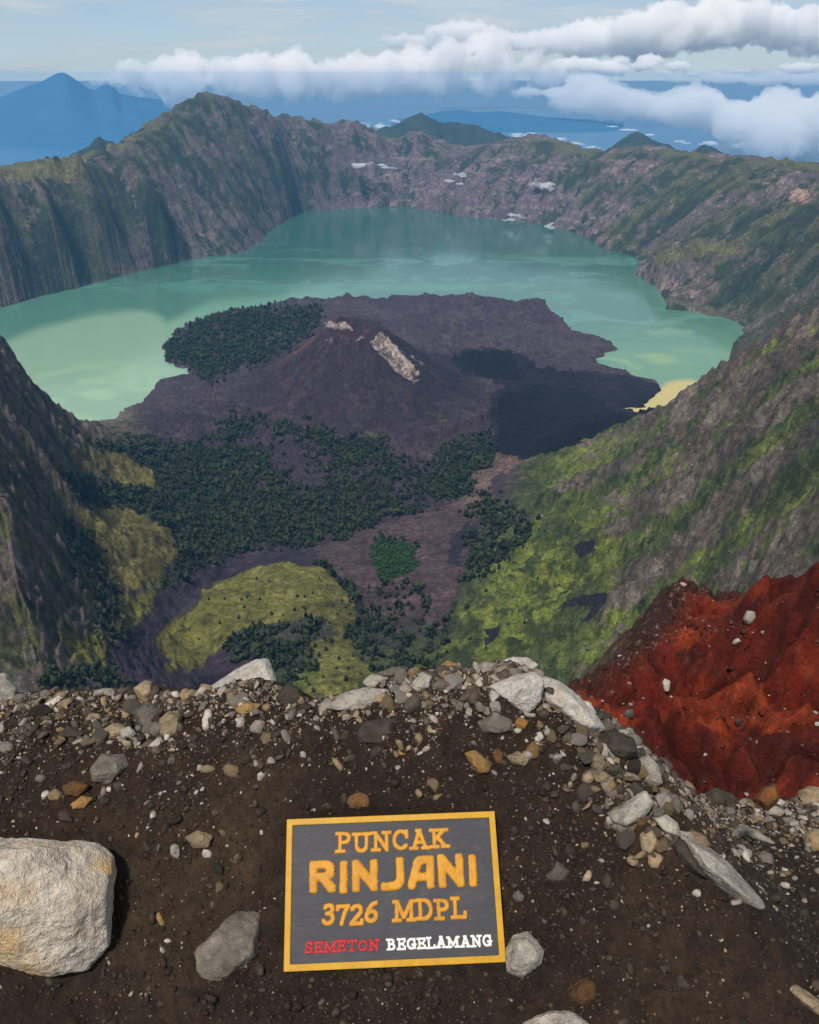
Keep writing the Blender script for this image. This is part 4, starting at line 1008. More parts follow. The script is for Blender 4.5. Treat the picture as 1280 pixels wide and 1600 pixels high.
HERO = [
    ([(-70, 1300), (0, 1296), (30, 1289), (78, 1300), (147, 1343), (176, 1342), (184, 1352), (180, 1400), (168, 1487), (146, 1512), (60, 1529), (22, 1520), (-70, 1490)], 'hero', "largest pale boulder with yellow stains, at the left edge level with the sign", 0.02, 0.62, 6, None, 'rock', 0.75, 60),
    ([(303, 1475), (345, 1430), (393, 1425), (416, 1448), (392, 1468), (374, 1500), (372, 1541), (330, 1536), (303, 1505)], 'grey', "grey brown slab half buried in dark soil left of the sign", 0.44, 0.5, 5),
    ([(790, 1482), (800, 1463), (825, 1455), (851, 1486), (848, 1505), (816, 1528), (793, 1521)], 'pale', "rounded grey stone touching the lower right corner of the sign", 0.22, 0.8, 5),
    ([(887, 1552), (905, 1529), (929, 1534), (932, 1558), (912, 1574), (890, 1563)], 'rust', "rusty orange stone on dark gravel below the right of the sign", 0.25, 0.8, 4),
    ([(812, 1600), (860, 1577), (890, 1579), (922, 1600), (930, 1650), (805, 1650)], 'pale', "pale slab cut off by the bottom edge, below the rusty orange stone", 0.35, 0.6, 4),
    ([(1220, 1536), (1240, 1534), (1290, 1570), (1290, 1594), (1255, 1572)], 'tan', "tan wedge of rock at the lower right edge", 0.35, 0.7, 4),
    ([(764, 1074), (800, 1056), (836, 1050), (852, 1062), (846, 1096), (822, 1118), (792, 1098)], 'white', "pale slab leaning on the crest, left half of the large white outcrop", 0.35, 0.7, 5),
    ([(838, 1054), (862, 1058), (902, 1086), (934, 1120), (946, 1140), (924, 1150), (888, 1132), (852, 1106), (840, 1082)], 'white', "long white slab sloping down the crest, right half of the large white outcrop", 0.32, 0.8, 5),
    ([(900, 1092), (922, 1096), (930, 1112), (918, 1120), (902, 1108)], 'white', "small white knob behind the long white slab on the crest", 0.25, 0.9, 4),
    ([(780, 1036), (800, 1027), (824, 1027), (842, 1040), (826, 1055), (792, 1054)], 'white', "white block on top of the crest above the leaning slab", 0.3, 0.9, 4),
    ([(742, 1044), (756, 1033), (774, 1036), (784, 1052), (760, 1062)], 'pale', "grey white block on the crest just left of the white outcrop", 0.3, 0.9, 4),
    ([(318, 1082), (345, 1062), (372, 1047), (398, 1030), (416, 1029), (428, 1048), (437, 1074), (420, 1092), (370, 1088)], 'white', "large pale pointed boulder standing up on the left half of the crest", 0.36, 0.9, 5),
    ([(-40, 1056), (10, 1053), (29, 1074), (24, 1106), (2, 1126), (-40, 1130)], 'pale', "grey white boulder at the left edge on the crest", 0.3, 0.8, 5),
    ([(208, 1076), (226, 1063), (238, 1066), (243, 1084), (248, 1102), (224, 1104)], 'tan', "upright tan stone on the crest above the valley's purple river", 0.28, 1.0, 4),
    ([(196, 1082), (206, 1074), (216, 1080), (216, 1096), (202, 1098)], 'dark', "small dark stone touching the left side of the upright tan stone", 0.3, 1.0, 4),
    ([(207, 1110), (230, 1097), (256, 1110), (248, 1136), (216, 1140)], 'grey', "grey stone just below the upright tan stone on the left crest", 0.3, 0.9, 4),
    ([(248, 1124), (266, 1110), (284, 1116), (285, 1148), (264, 1161), (250, 1148)], 'tan', "pale brown mottled stone, right neighbour of a grey stone on the left crest", 0.25, 0.9, 4),
    ([(140, 1200), (158, 1178), (196, 1178), (204, 1196), (172, 1228), (144, 1222)], 'grey', "large brown grey stone on the dark slope left of centre", 0.28, 0.85, 5),
    ([(96, 1228), (116, 1219), (142, 1226), (122, 1248), (100, 1242)], 'rust', "flat brown stone between the brown grey stone and an orange tan one", 0.3, 0.8, 4),
    ([(110, 1257), (128, 1243), (146, 1247), (132, 1264), (114, 1265)], 'ochre', "orange tan stone, lowest of a cluster of three on the left slope", 0.3, 0.8, 4),
    ([(74, 1240), (88, 1232), (102, 1242), (92, 1252), (76, 1250)], 'tan', "small pale yellow stone left of a flat brown one on the left slope", 0.3, 0.8, 3),
    ([(366, 1108), (384, 1097), (408, 1100), (405, 1115), (374, 1121)], 'ochre', "smooth orange tan stone under the large pale pointed boulder", 0.3, 0.8, 4),
    ([(262, 1174), (276, 1162), (285, 1170), (282, 1178), (268, 1179)], 'ochre', "bright orange pebble below the mottled stone of the left crest", 0.25, 0.9, 3),
    ([(555, 1148), (572, 1126), (618, 1122), (640, 1132), (638, 1160), (600, 1166), (566, 1163)], 'dark', "wide dark slab sunk in the slope above the sign", 0.42, 0.6, 5),
    ([(598, 1180), (614, 1166), (636, 1178), (631, 1193), (605, 1194)], 'ochre', "yellow brown stone right under the wide dark slab", 0.28, 0.8, 4),
    ([(726, 1176), (744, 1172), (771, 1192), (766, 1208), (748, 1210), (735, 1194)], 'ochre', "pale yellow angular stone above the right corner of the sign", 0.26, 0.8, 4),
    ([(792, 1182), (810, 1173), (829, 1185), (822, 1198), (800, 1194)], 'tan', "tan stone right of the pale yellow angular stone", 0.3, 0.8, 4),
    ([(768, 1176), (778, 1168), (788, 1180), (784, 1196), (774, 1192)], 'rust', "narrow brown stone between two yellowish stones above the sign", 0.35, 0.8, 4),
    ([(530, 1242), (555, 1231), (592, 1244), (588, 1262), (546, 1267)], 'rust', "rust stained stone half buried just above the top edge of the sign", 0.42, 0.7, 4),
    ([(509, 1108), (530, 1086), (572, 1074), (608, 1078), (614, 1100), (582, 1112), (534, 1114)], 'pale', "broad rounded grey boulder on the middle of the crest", 0.36, 0.8, 5),
    ([(566, 1066), (578, 1054), (606, 1053), (616, 1066), (606, 1077), (578, 1077)], 'pale', "blocky grey stone on top of the broad rounded grey boulder", 0.3, 0.9, 4),
    ([(588, 1052), (612, 1042), (640, 1042), (628, 1056), (602, 1060)], 'grey', "thin grey slab lying on the highest middle part of the crest", 0.3, 0.8, 4),
    ([(678, 1048), (700, 1031), (724, 1042), (720, 1056), (690, 1058)], 'tan', "tan pointed stone on the crest right of the middle", 0.3, 0.9, 4),
    ([(640, 1072), (660, 1050), (676, 1056), (672, 1076), (650, 1084)], 'pale', "upright pale stone left of the tan pointed stone on the crest", 0.3, 0.9, 4),
    ([(672, 1070), (690, 1060), (712, 1068), (706, 1082), (680, 1084)], 'grey', "low grey stone under the tan pointed stone on the crest", 0.35, 0.8, 4),
    ([(745, 1128), (775, 1114), (800, 1124), (808, 1142), (780, 1148), (752, 1144)], 'grey', "grey stone crusted with soil below the leaning pale slab", 0.4, 0.7, 4),
    ([(800, 1128), (812, 1120), (826, 1128), (820, 1140), (804, 1140)], 'ochre', "small yellow stone beneath the leaning pale slab", 0.3, 0.8, 3),
    ([(925, 1152), (952, 1138), (992, 1154), (999, 1178), (972, 1190), (942, 1176)], 'dark', "dark grey angular boulder at the foot of the long white slab", 0.3, 0.85, 5),
    ([(994, 1190), (1012, 1179), (1028, 1196), (1036, 1224), (1016, 1232), (1000, 1216)], 'pale', "pale rounded boulder on the right ridge beside the red slope", 0.3, 0.9, 4),
    ([(948, 1272), (986, 1250), (1012, 1236), (1022, 1252), (1010, 1276), (976, 1296), (956, 1286)], 'pale', "pale flat faced boulder overhanging the dark bank of the right ridge", 0.3, 0.75, 5),
    ([(1022, 1244), (1038, 1234), (1050, 1246), (1050, 1268), (1034, 1274)], 'pale', "middle pale stone in the row down the right ridge", 0.3, 0.9, 4),
    ([(1044, 1238), (1060, 1242), (1068, 1262), (1060, 1276), (1048, 1262)], 'grey', "narrow grey stone at the outer edge of the right ridge", 0.3, 0.9, 4),
    ([(1018, 1278), (1040, 1272), (1060, 1288), (1064, 1308), (1040, 1304)], 'pale', "lowest pale stone in the row down the right ridge", 0.3, 0.9, 4),
    ([(1000, 1302), (1018, 1294), (1031, 1318), (1016, 1336), (1003, 1328)], 'tan', "tan striped stone in the dark bank below the overhanging boulder", 0.3, 0.8, 4),
    ([(1066, 1308), (1084, 1318), (1122, 1354), (1160, 1384), (1179, 1408), (1164, 1410), (1118, 1380), (1086, 1350)], 'pale', "long thin white ledge running down the right ridge", 0.30, 1.3, 5),
    ([(1046, 1312), (1068, 1312), (1090, 1340), (1106, 1374), (1084, 1366), (1058, 1338)], 'dark', "dark slab against the left side of the long white ledge", 0.36, 0.8, 5),
    ([(920, 1182), (930, 1167), (950, 1196), (940, 1206), (926, 1202)], 'tan', "upright tan stone in the rubble under the dark grey boulder", 0.26, 0.9, 4),
    ([(926, 1212), (944, 1205), (956, 1214), (946, 1226), (932, 1222)], 'tan', "flat tan stone lying under the upright tan stone", 0.28, 0.9, 4),
    ([(948, 1226), (958, 1218), (964, 1230), (956, 1238), (948, 1236)], 'ochre', "small orange stone at the right end of the tan rubble", 0.28, 0.9, 3),
    ([(910, 1210), (922, 1204), (930, 1216), (920, 1226), (910, 1222)], 'tan', "small tan stone at the left end of the tan rubble", 0.28, 0.9, 3),
    ([(1246, 1238), (1264, 1227), (1290, 1232), (1290, 1262), (1252, 1272)], 'tan', "pale tan block at the right edge before the red slope", 0.25, 0.9, 4),
    ([(1254, 1304), (1270, 1294), (1292, 1298), (1292, 1352), (1258, 1346)], 'tan', "yellowish block at the right edge below a paler block", 0.28, 0.9, 4),
    ([(1134, 1302), (1158, 1288), (1186, 1298), (1216, 1320), (1190, 1316), (1150, 1310)], 'pale', "flat pale stone on the dark gravel shelf at right", 0.35, 0.8, 4),
    ([(1084, 1250), (1118, 1230), (1148, 1242), (1160, 1264), (1112, 1268)], 'dark', "dark rounded boulder at the edge of the gravel shelf before the red slope", 0.35, 0.8, 5),
    ([(1176, 1252), (1190, 1232), (1212, 1225), (1218, 1250), (1198, 1268)], 'rust', "brown and tan boulder at the edge of the gravel shelf before the red slope", 0.32, 0.9, 4),
    ([(1192, 1268), (1210, 1258), (1228, 1266), (1222, 1280), (1200, 1280)], 'pale', "small pale stone in front of the brown and tan boulder", 0.3, 0.9, 3),
    ([(288, 1308), (310, 1297), (334, 1306), (326, 1326), (302, 1324)], 'tan', "yellow grey stone with crusted top on the slope left of the sign", 0.3, 0.8, 4),
    ([(428, 1092), (450, 1066), (470, 1078), (482, 1106), (440, 1112)], 'dark', "dark soil covered rock right of the large pale pointed boulder", 0.36, 0.9, 4),
    ([(64, 1104), (90, 1087), (126, 1100), (118, 1114), (76, 1116)], 'white', "flat whitish slab among rubble on the left crest", 0.35, 0.7, 4),
    ([(86, 1152), (106, 1134), (138, 1146), (122, 1154)], 'dark', "dark wedge of rock under the flat whitish slab", 0.35, 0.9, 4),
    ([(150, 1148), (176, 1130), (206, 1136), (196, 1156), (164, 1158)], 'tan', "tan stone in the rubble left of the grey crest stones", 0.32, 0.85, 4),
    ([(186, 1142), (202, 1134), (214, 1146), (206, 1160), (190, 1158)], 'pale', "pale small stone leaning on the tan rubble stone of the left crest", 0.3, 0.85, 4),
    ([(280, 1086), (300, 1076), (314, 1084), (308, 1096), (286, 1098)], 'tan', "rounded tan stone at the left foot of the pale pointed boulder", 0.3, 0.9, 4),
    ([(310, 1200), (326, 1194), (340, 1200), (332, 1207), (314, 1207)], 'tan', "pale flat pebble alone on the dark slope left of centre", 0.3, 0.8, 3),
    ([(240, 1432), (248, 1424), (258, 1438), (258, 1448), (250, 1446)], 'ochre', "small yellow brown pebble between the largest boulder and the half buried slab", 0.3, 0.8, 3),
    ([(1118, 1464), (1132, 1462), (1144, 1470), (1136, 1476), (1122, 1474)], 'white', "white pebble, upper one of a close pair on the lower right gravel", 0.3, 0.8, 3),
    ([(1130, 1478), (1146, 1473), (1158, 1480), (1150, 1487), (1136, 1486)], 'tan', "tan pebble, lower one of a close pair on the lower right gravel", 0.3, 0.8, 3),
    ([(800, 1400), (810, 1390), (820, 1400), (818, 1410), (804, 1410)], 'grey', "small grey stone beside the right edge of the sign", 0.3, 0.8, 3),
    ([(850, 1370), (870, 1345), (892, 1362), (880, 1376), (862, 1380)], 'grey', "light grey crumbly stone on the slope right of the sign", 0.35, 0.7, 4),
    ([(660, 1320), (666, 1312), (672, 1320), (668, 1326)], None, None),
]
for h_ in HERO:
    if h_[1] is None: continue
    hero_rock(h_[0], h_[1], h_[2], *h_[3:])
print('hero rocks', round(time.time() - T0, 1))
# smaller stones: placed one by one over the crest and the ridge, more of them where the photo shows rubble
protos_r = [rock_proto(900 + i, 4 if i < 8 else 3, [0.7, 0.85, 0.6, 0.95][i % 4]) for i in range(12)]
for p_ in protos_r: p_.materials.append(RM['grey'])
def new_stone(mat):
    o = bpy.data.objects.new("rock", protos_r[rng.integers(12)]); COL.objects.link(o)
    o.material_slots[0].link = 'OBJECT'; o.material_slots[0].material = RM[mat]
    return o
ZONES = [   # photo polygon, count, size range in photo px, colours, label, group
    ([(0, 1085), (120, 1080), (200, 1098), (330, 1085), (430, 1085), (410, 1125), (300, 1165), (200, 1165), (60, 1175), (0, 1165)], 56, (10, 32), ['pale', 'tan', 'grey', 'tan', 'dark', 'pale', 'ochre'], "small stone in the rubble along the left half of the crest", 'rubble stones on the left crest'),
    ([(480, 1100), (560, 1085), (640, 1050), (740, 1045), (800, 1055), (770, 1090), (800, 1130), (700, 1120), (620, 1118), (520, 1118)], 42, (10, 28), ['pale', 'pale', 'grey', 'tan', 'white', 'grey'], "small stone in the rubble on the middle of the crest", 'rubble stones on the middle crest'),
    ([(830, 1120), (930, 1150), (990, 1190), (1040, 1240), (1065, 1300), (1010, 1345), (960, 1330), (930, 1280), (860, 1210), (820, 1160)], 46, (10, 32), ['pale', 'tan', 'grey', 'grey', 'dark', 'tan', 'ochre'], "small stone in the rubble bank of the right ridge", 'rubble stones on the right ridge'),
    ([(1060, 1262), (1280, 1280), (1280, 1400), (1210, 1400), (1120, 1330)], 14, (7, 22), ['pale', 'grey', 'tan', 'white'], "small stone scattered on the dark gravel shelf at right", 'stones on the right gravel shelf'),
    ([(0, 1170), (420, 1130), (420, 1290), (330, 1420), (200, 1320), (0, 1280)], 15, (7, 18), ['grey', 'tan', 'dark', 'grey'], "small stone scattered on the dark slope left of the sign", 'stones on the left slope'),
    ([(800, 1220), (930, 1300), (1080, 1420), (1250, 1560), (1000, 1590), (870, 1500), (800, 1300)], 15, (7, 18), ['grey', 'pale', 'dark', 'grey'], "small stone scattered on the dark slope right of the sign", 'stones on the lower right slope'),
    ([(430, 1130), (800, 1150), (790, 1260), (440, 1265)], 8, (7, 20), ['grey', 'tan', 'dark'], "small stone on the dark slope above the sign", 'stones above the sign'),
]
nz = 0
for poly, cnt_, (s0, s1), cols_, lb, gp in ZONES:
    P_ = np.array(poly, float); k = 0
    while k < cnt_:
        q_ = P_.min(0) + rng.random(2) * np.ptp(P_, 0)
        if not in_poly(q_[0], q_[1], poly): continue
        if 425 < q_[0] < 800 and 1255 < q_[1] < 1530: continue
        k += 1; nz += 1
        g = hit_ground(*q_); d = np.linalg.norm(g - [0, 0, CAM_Z])
        s = (s0 + (s1 - s0) * rng.random() ** 2.2) * d / FPX * 0.5
        o = new_stone(cols_[rng.integers(len(cols_))])
        o.location = (g[0], g[1], g[2] + s * 0.18); o.scale = (s * rng.uniform(0.8, 1.25), s * rng.uniform(0.8, 1.2), s * rng.uniform(0.7, 1.1))
        o.rotation_euler = (rng.normal(0, 0.45) + 0.3, rng.normal(0, 0.45), rng.uniform(0, 6.28))
        tag(o, lb, 'rock', gp)
print('rocks', nz + len(HERO), round(time.time() - T0, 1))
# gravel: countless pebbles as one object
D0, F0 = ico(1)
def gravel(name, xy_z, size, col, big):
    VV, FF, CC = [], [], []; base = 0
    n = len(size)
    if big: Dv, Fv = ico(2)
    else: Dv, Fv = ico(1)
    for v_ in range(9):
        s = np.where(np.arange(n) % 9 == v_)[0]
        R_ = np.random.default_rng(40 + v_ + 20 * big)
        pl = [(lambda q: (q / np.linalg.norm(q), R_.uniform(0.42, 0.95)))(R_.normal(size=3)) for _ in range(7)] + [((1, 0, 0), 1.1), ((-1, 0, 0), 1.1), ((0, 1, 0), 1.1), ((0, -1, 0), 1.1), ((0, 0, 1), 1.1), ((0, 0, -1), 1.1)]
        tv = Dv * soft_hull(Dv, pl, 40)[:, None]; tv = tv * (1 + 0.09 * n3(tv, 2.3, 2, 60 + v_)[:, None])
        a, bb = rng.uniform(0, 6.28, len(s)), rng.uniform(-1.1, 1.1, len(s))
        ca_, sa_, cb, sb = np.cos(a)[:, None], np.sin(a)[:, None], np.cos(bb)[:, None], np.sin(bb)[:, None]
        st = rng.uniform(0.5, 1.4, (len(s), 3)) * size[s][:, None] * np.array([1, 1, 0.75])
        x_, y_, z_ = tv[:, 0] * st[:, :1], tv[:, 1] * st[:, 1:2], tv[:, 2] * st[:, 2:]
        y2, z2 = y_ * cb - z_ * sb, y_ * sb + z_ * cb
        x3, y3 = x_ * ca_ - y2 * sa_, x_ * sa_ + y2 * ca_
        VV.append(np.stack([x3 + xy_z[s, :1], y3 + xy_z[s, 1:2], z2 + xy_z[s, 2:] + size[s][:, None] * 0.02], -1).reshape(-1, 3))
        FF.append((Fv[None] + base + (np.arange(len(s)) * len(tv))[:, None, None]).reshape(-1, 3)); base += len(s) * len(tv)
        CC.append(np.repeat(col[s], len(tv), 0))
    return np.concatenate(VV), np.concatenate(FF), np.concatenate(CC)
def scatter(n):
    x = rng.uniform(-1.5, 2.3, n * 3); y = rng.uniform(0.70, 2.35, n * 3); z = ground_h(x, y, False)
    px, py = project(x, y, z)
    hid = (y > np.interp(x, CR3[:, 0], CR3[:, 1]) + 0.04)
    dn = 0.35 + 0.65 * np.exp(-np.abs(y - np.interp(x, CR3[:, 0], CR3[:, 1])) / 0.35) + 0.5 * sstep(840, 1000, px) * sstep(1400, 1200, py)
    dn *= 0.45 + 0.9 * sstep(-0.25, 0.35, fbm(x * 4.5, y * 4.5, 3, 333))
    keep = (~hid) & (px > -220) & (px < 1560) & (py < 1850) & (rng.random(n * 3) < dn) & ~((px > 442) & (px < 786) & (py > 1272) & (py < 1512))
    k = np.where(keep)[0][:n]
    return x[k], y[k], ground_h(x[k], y[k]), px[k], py[k]
def gcol(n, px, py):
    v = rng.random(n)[:, None]; t_ = rng.random(n)[:, None]
    c = C(0.014, 0.009, 0.006) * (1 - v) + C(0.060, 0.043, 0.029) * v
    palec = C(0.20, 0.17, 0.14) * (1 - t_) + C(0.42, 0.38, 0.32) * t_
    tanc = C(0.20, 0.14, 0.075) * (1 - t_) + C(0.34, 0.26, 0.16) * t_
    u_ = rng.random(n)[:, None]
    pb = (0.022 + 0.26 * np.exp(-np.maximum(py - 1085, 0) / 60.0) + 0.10 * sstep(850, 980, px) * sstep(1400, 1250, py))[:, None]
    c = np.where(u_ < pb, palec, c); c = np.where((u_ >= pb) & (u_ < pb * 1.7), tanc, c)
    return np.where((u_ >= pb * 1.7) & (u_ < pb * 3.2), C(0.085, 0.070, 0.054) * (0.6 + 0.8 * v), c).astype(np.float32)
x, y, z, px, py = scatter(72000); n = len(x)
A_ = gravel("g", np.stack([x, y, z], -1), np.clip(rng.lognormal(math.log(0.0024), 0.45, n), 0.0012, 0.008), gcol(n, px, py), False)
x, y, z, px, py = scatter(4600); n = len(x)
B_ = gravel("g", np.stack([x, y, z], -1), np.clip(rng.lognormal(math.log(0.0062), 0.42, n), 0.003, 0.016), gcol(n, px, py), True)
# rubble too small to be told apart, heaped along the crest and the right ridge
x, y, z, px, py = scatter(33000)
cw = np.exp(-np.maximum(py - np.interp(px, [0, 430, 500, 700, 860, 930, 1000, 1060, 1300], [1080, 1060, 1080, 1040, 1050, 1130, 1190, 1250, 1255]), 0) / 46.0) + 0.55 * in_poly(px, py, ZONES[2][0])
k = np.where(rng.random(len(x)) < cw * 0.46)[0]; x, y, z, px, py = x[k], y[k], z[k], px[k], py[k]; n = len(x); print('rubble', n)
tt = rng.random((n, 1)); u3 = rng.random((n, 1))
rc = np.where(u3 < 0.32, C(0.17, 0.145, 0.118) * (0.6 + 1.0 * tt), np.where(u3 < 0.55, C(0.17, 0.12, 0.068) * (0.6 + 1.0 * tt), np.where(u3 < 0.63, C(0.34, 0.30, 0.25) * (0.7 + 0.5 * tt), C(0.055, 0.042, 0.031) * (0.6 + 1.0 * tt)))).astype(np.float32)
C_ = gravel("g", np.stack([x, y, z], -1), np.clip(rng.lognormal(math.log(0.0084), 0.48, n), 0.004, 0.022), rc, True)
o1, o2 = len(A_[0]), len(A_[0]) + len(B_[0])
me = mesh_np("gravel", np.concatenate([A_[0], B_[0], C_[0]]), np.concatenate([A_[1], B_[1] + o1, C_[1] + o2]), smooth=False)
set_col(me, "tint", np.concatenate([A_[2], B_[2], C_[2]]))
m_gr, nt, b = new_mat("gravel")
nt.links.new(mixc(nt, 0.7, attr(nt, 'tint'), ramp(nt, noise(nt, 120, 3, 0.7), [(0.3, 0.5), (0.7, 1.5)]), 'MULTIPLY'), b.inputs['Base Color'])
b.inputs['Roughness'].default_value = 0.75
tag(link("gravel", me, m_gr), kind='stuff')
print('gravel', round(time.time() - T0, 1))
# ------------------------------------------------------------------ red slope below the summit
RP = [(x, 1250, 18 + (1280 - x) * 0.002) for x in (860, 1000, 1140, 1280, 1460)] + [(x, 1160, 21) for x in (880, 1000, 1140)] + [(1280, 1150, 20), (1460, 1150, 19.5), (900, 1085, 23.5), (1000, 1080, 24), (1120, 1080, 23.5), (1280, 1070, 22.2), (1460, 1060, 21.5),
      (960, 1045, 25.0), (1060, 1010, 26.0), (1180, 1010, 24.6), (1280, 990, 24.2), (1460, 980, 23.5), (1030, 970, 28), (1100, 950, 28.5), (1170, 960, 26.4), (1280, 940, 26.2), (1060, 908, 30), (1110, 900, 30.6), (1160, 900, 30), (1200, 925, 28.0), (1230, 906, 28.6), (1285, 904, 29), (1460, 890, 28)]
R3 = np.array([at_y(*p) for p in RP]); tpr = tps_fit(R3[:, :2] / 10, R3[:, 2], 1e-4)
RB = [(1056, 910, 30.2), (1078, 900, 30.5), (1160, 899, 30.2), (1186, 918, 28.8), (1222, 905, 28.8), (1285, 904, 29), (1470, 888, 28.4), (1560, 1000, 23), (1520, 1300, 17), (1280, 1290, 16.8), (1000, 1290, 17.2), (840, 1270, 17.8), (850, 1150, 21.5), (886, 1088, 23.6), (936, 1062, 24.6), (980, 1024, 26.0), (1010, 992, 27.2), (1046, 950, 29)]
RBX = [tuple(at_y(*p)[:2]) for p in RB]
rx = np.linspace(1.5, 26, 440); ry = np.linspace(13, 36, 440)
RX, RY = np.meshgrid(rx, ry)
dd = poly_dist(RX, RY, RBX); inn = in_poly(RX, RY, RBX); so = np.where(inn, 0, dd); si = np.where(inn, dd, 0)
RZ = tps_eval(tpr, RX / 10, RY / 10)
wv = fbm(RX / 5, RY / 5, 3, 400)
big = ridged(RX / 6.5 + 0.25 * wv, RY / 9.0 + 0.25 * wv, 4, 411)
flow = fbm((RX * 0.75 + RY * 0.4) / 1.1 + wv, (RY - RX * 0.5) / 6.0, 4, 412)
topf = 1 - 0.72 * sstep(24.0, 27.5, RY)
RZ += (big - 0.75) * 1.5 * sstep(0.3, 3.0, si) * topf + flow * 0.42 * topf + 0.16 * fbm(RX / 0.9, RY / 0.9, 5, 413) * 1.7 + (0.5 - np.abs(fbm(RX / 2.2 + 0.3 * wv, RY / 2.8, 4, 416))) * 0.7
rimk = np.exp(-(si / 0.7) ** 2) * sstep(18.5, 21, RY)
RZ += rimk * (0.10 + 0.5 * fbm(RX / 1.1, RY / 1.1, 5, 414, 0.6))
for (bx, by, s_, hh) in [(1130, 915, 1.5, 0.4), (1175, 985, 1.0, 1.0), (1215, 1010, 2.2, 1.1), (1250, 1080, 2.0, 0.9), (1280, 1200, 2.0, 0.8), (960, 1075, 0.9, 0.6), (1100, 1130, 0.8, 0.5), (1075, 1085, 1.1, 0.45)]:
    p = at_y(bx, by, float(np.interp(by, [900, 1080, 1250], [30, 23.5, 18]))); RZ += hh * np.exp(-(((RX - p[0]) ** 2 + (RY - p[1]) ** 2) / s_ ** 2) ** 1.5)
crv = fbm(RX / 4.2 + 0.3 * wv, RY / 3.4, 3, 430); RZ -= 0.75 * np.exp(-(crv / 0.075) ** 2) * sstep(0.5, 2, si) * topf
crv2 = fbm(RX / 1.7, RY / 1.5 + 0.3 * wv, 3, 431); RZ -= 0.26 * np.exp(-(crv2 / 0.07) ** 2)
RZ -= 0.35 * sstep(24.5, 28.5, RY) + 1.1 * sstep(24.0, 28.0, RY) * sstep(10.5, 14.5, RX) + so * 1.9 + 0.25 * np.minimum(so, 0.8) * fbm(RX, RY, 3, 415)
RPX, RPY = project(RX, RY, RZ)
me = mesh_np("red_slope", np.stack([RX, RY, RZ], -1).reshape(-1, 3), grid_faces(440, 440))
ra_ = fbm(RX / 3.5, RY / 3.5, 5, 421); rb_ = fbm(RX / 0.7, RY / 0.7, 4, 422); rc_ = fbm(RX / 0.22, RY / 0.22, 3, 423)
cc = np.zeros(RX.shape + (3,), np.float32); cc[:] = C(0.098, 0.0085, 0.0034)
def rl(m, c):
    global cc
    m = np.clip(m, 0, 1)[..., None].astype(np.float32); cc = cc * (1 - m) + m * c
rl(sstep(-0.1, 0.35, flow + 0.6 * ra_), C(0.175, 0.0250, 0.0064)); rl(sstep(0.25, 0.6, flow + 0.6 * ra_) * 0.6, C(0.195, 0.031, 0.008))
rl(sstep(0.0, 0.4, -ra_ + 0.5 * rb_) * 0.9, C(0.050, 0.0058, 0.0036))
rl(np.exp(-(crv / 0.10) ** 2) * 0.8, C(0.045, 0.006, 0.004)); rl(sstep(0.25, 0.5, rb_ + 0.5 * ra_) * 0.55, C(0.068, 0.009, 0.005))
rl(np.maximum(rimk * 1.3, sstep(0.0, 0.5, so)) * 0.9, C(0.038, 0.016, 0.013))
rl(sstep(0.34, 0.48, rc_ + 0.3 * rb_) * (0.06 + 0.6 * rimk), C(0.24, 0.15, 0.12))
rl(sstep(1.0, 4.0, so), C(0.07, 0.06, 0.035))
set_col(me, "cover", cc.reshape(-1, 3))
m_red, nt, b = new_mat("red_scoria")
g1 = noise(nt, 1.3, 5, 0.65); g2 = noise(nt, 9.0, 4, 0.7)
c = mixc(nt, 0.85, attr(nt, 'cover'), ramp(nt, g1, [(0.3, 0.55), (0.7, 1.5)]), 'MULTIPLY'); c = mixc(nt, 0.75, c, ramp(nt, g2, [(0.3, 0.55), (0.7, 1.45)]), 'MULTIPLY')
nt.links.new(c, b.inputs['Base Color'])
bump(nt, b, mth(nt, 'ADD', mth(nt, 'MULTIPLY', g1, 0.25), mth(nt, 'MULTIPLY', g2, 0.09)), 0.9, 1.0)
tag(link("red_slope", me, m_red), kind='structure')
def red_hit(px, py):
    j = np.argmin(np.where(inn, (RPX - px) ** 2 + (RPY - py) ** 2, 1e12)); return np.array([RX.flat[j], RY.flat[j], RZ.flat[j]])
def red_rock(px, py, w, h, mat, label, tilt=0.0, group=None):
    g = red_hit(px, py); d = np.linalg.norm(g - [0, 0, CAM_Z]) / FPX
    o = new_stone(mat)
    o.location = g + np.array([0, 0, h * d * 0.12]); o.scale = (w * d * 0.40, max(w, h) * d * 0.25, h * d * 0.46); o.rotation_euler = (0.2, tilt, rng.uniform(-0.4, 0.4))
    tag(o, label, 'rock', group)
red_rock(1040, 1076, 16, 34, 'white', "pinkish white upright slab alone in the middle of the red slope", 0.4)
red_rock(1172, 968, 20, 42, 'pale', "pale streaked rock face at the top of the red slope", 0.35)
red_rock(1150, 1005, 14, 16, 'white', "small white stone below the pale streaked rock of the red slope", 0.5)
red_rock(1215, 915, 26, 16, 'pale', "pale block on the skyline of the red slope")
red_rock(982, 1120, 20, 26, 'grey', "greyish rock rib at the left foot of the red slope", 0.3)
red_rock(1278, 1134, 12, 14, 'white', "white stone at the right edge of the red slope")
red_rock(1155, 1132, 12, 22, 'dark', "dark upright stone in the lower half of the red slope")
RS = []
for k in range(26):
    while True:
        qx, qy = rng.uniform(930, 1280), rng.uniform(905, 1235)
        if in_poly(qx, qy, [(1060, 915), (1280, 915), (1280, 1230), (1060, 1230), (930, 1120), (1000, 1010)]): break
    red_rock(qx, qy, rng.uniform(2.5, 5), rng.uniform(2.5, 5), ['pale', 'white', 'grey', 'rust'][rng.integers(4)], "small stone strewn over the red slope", rng.normal(0, 0.4), 'stones strewn over the red slope')
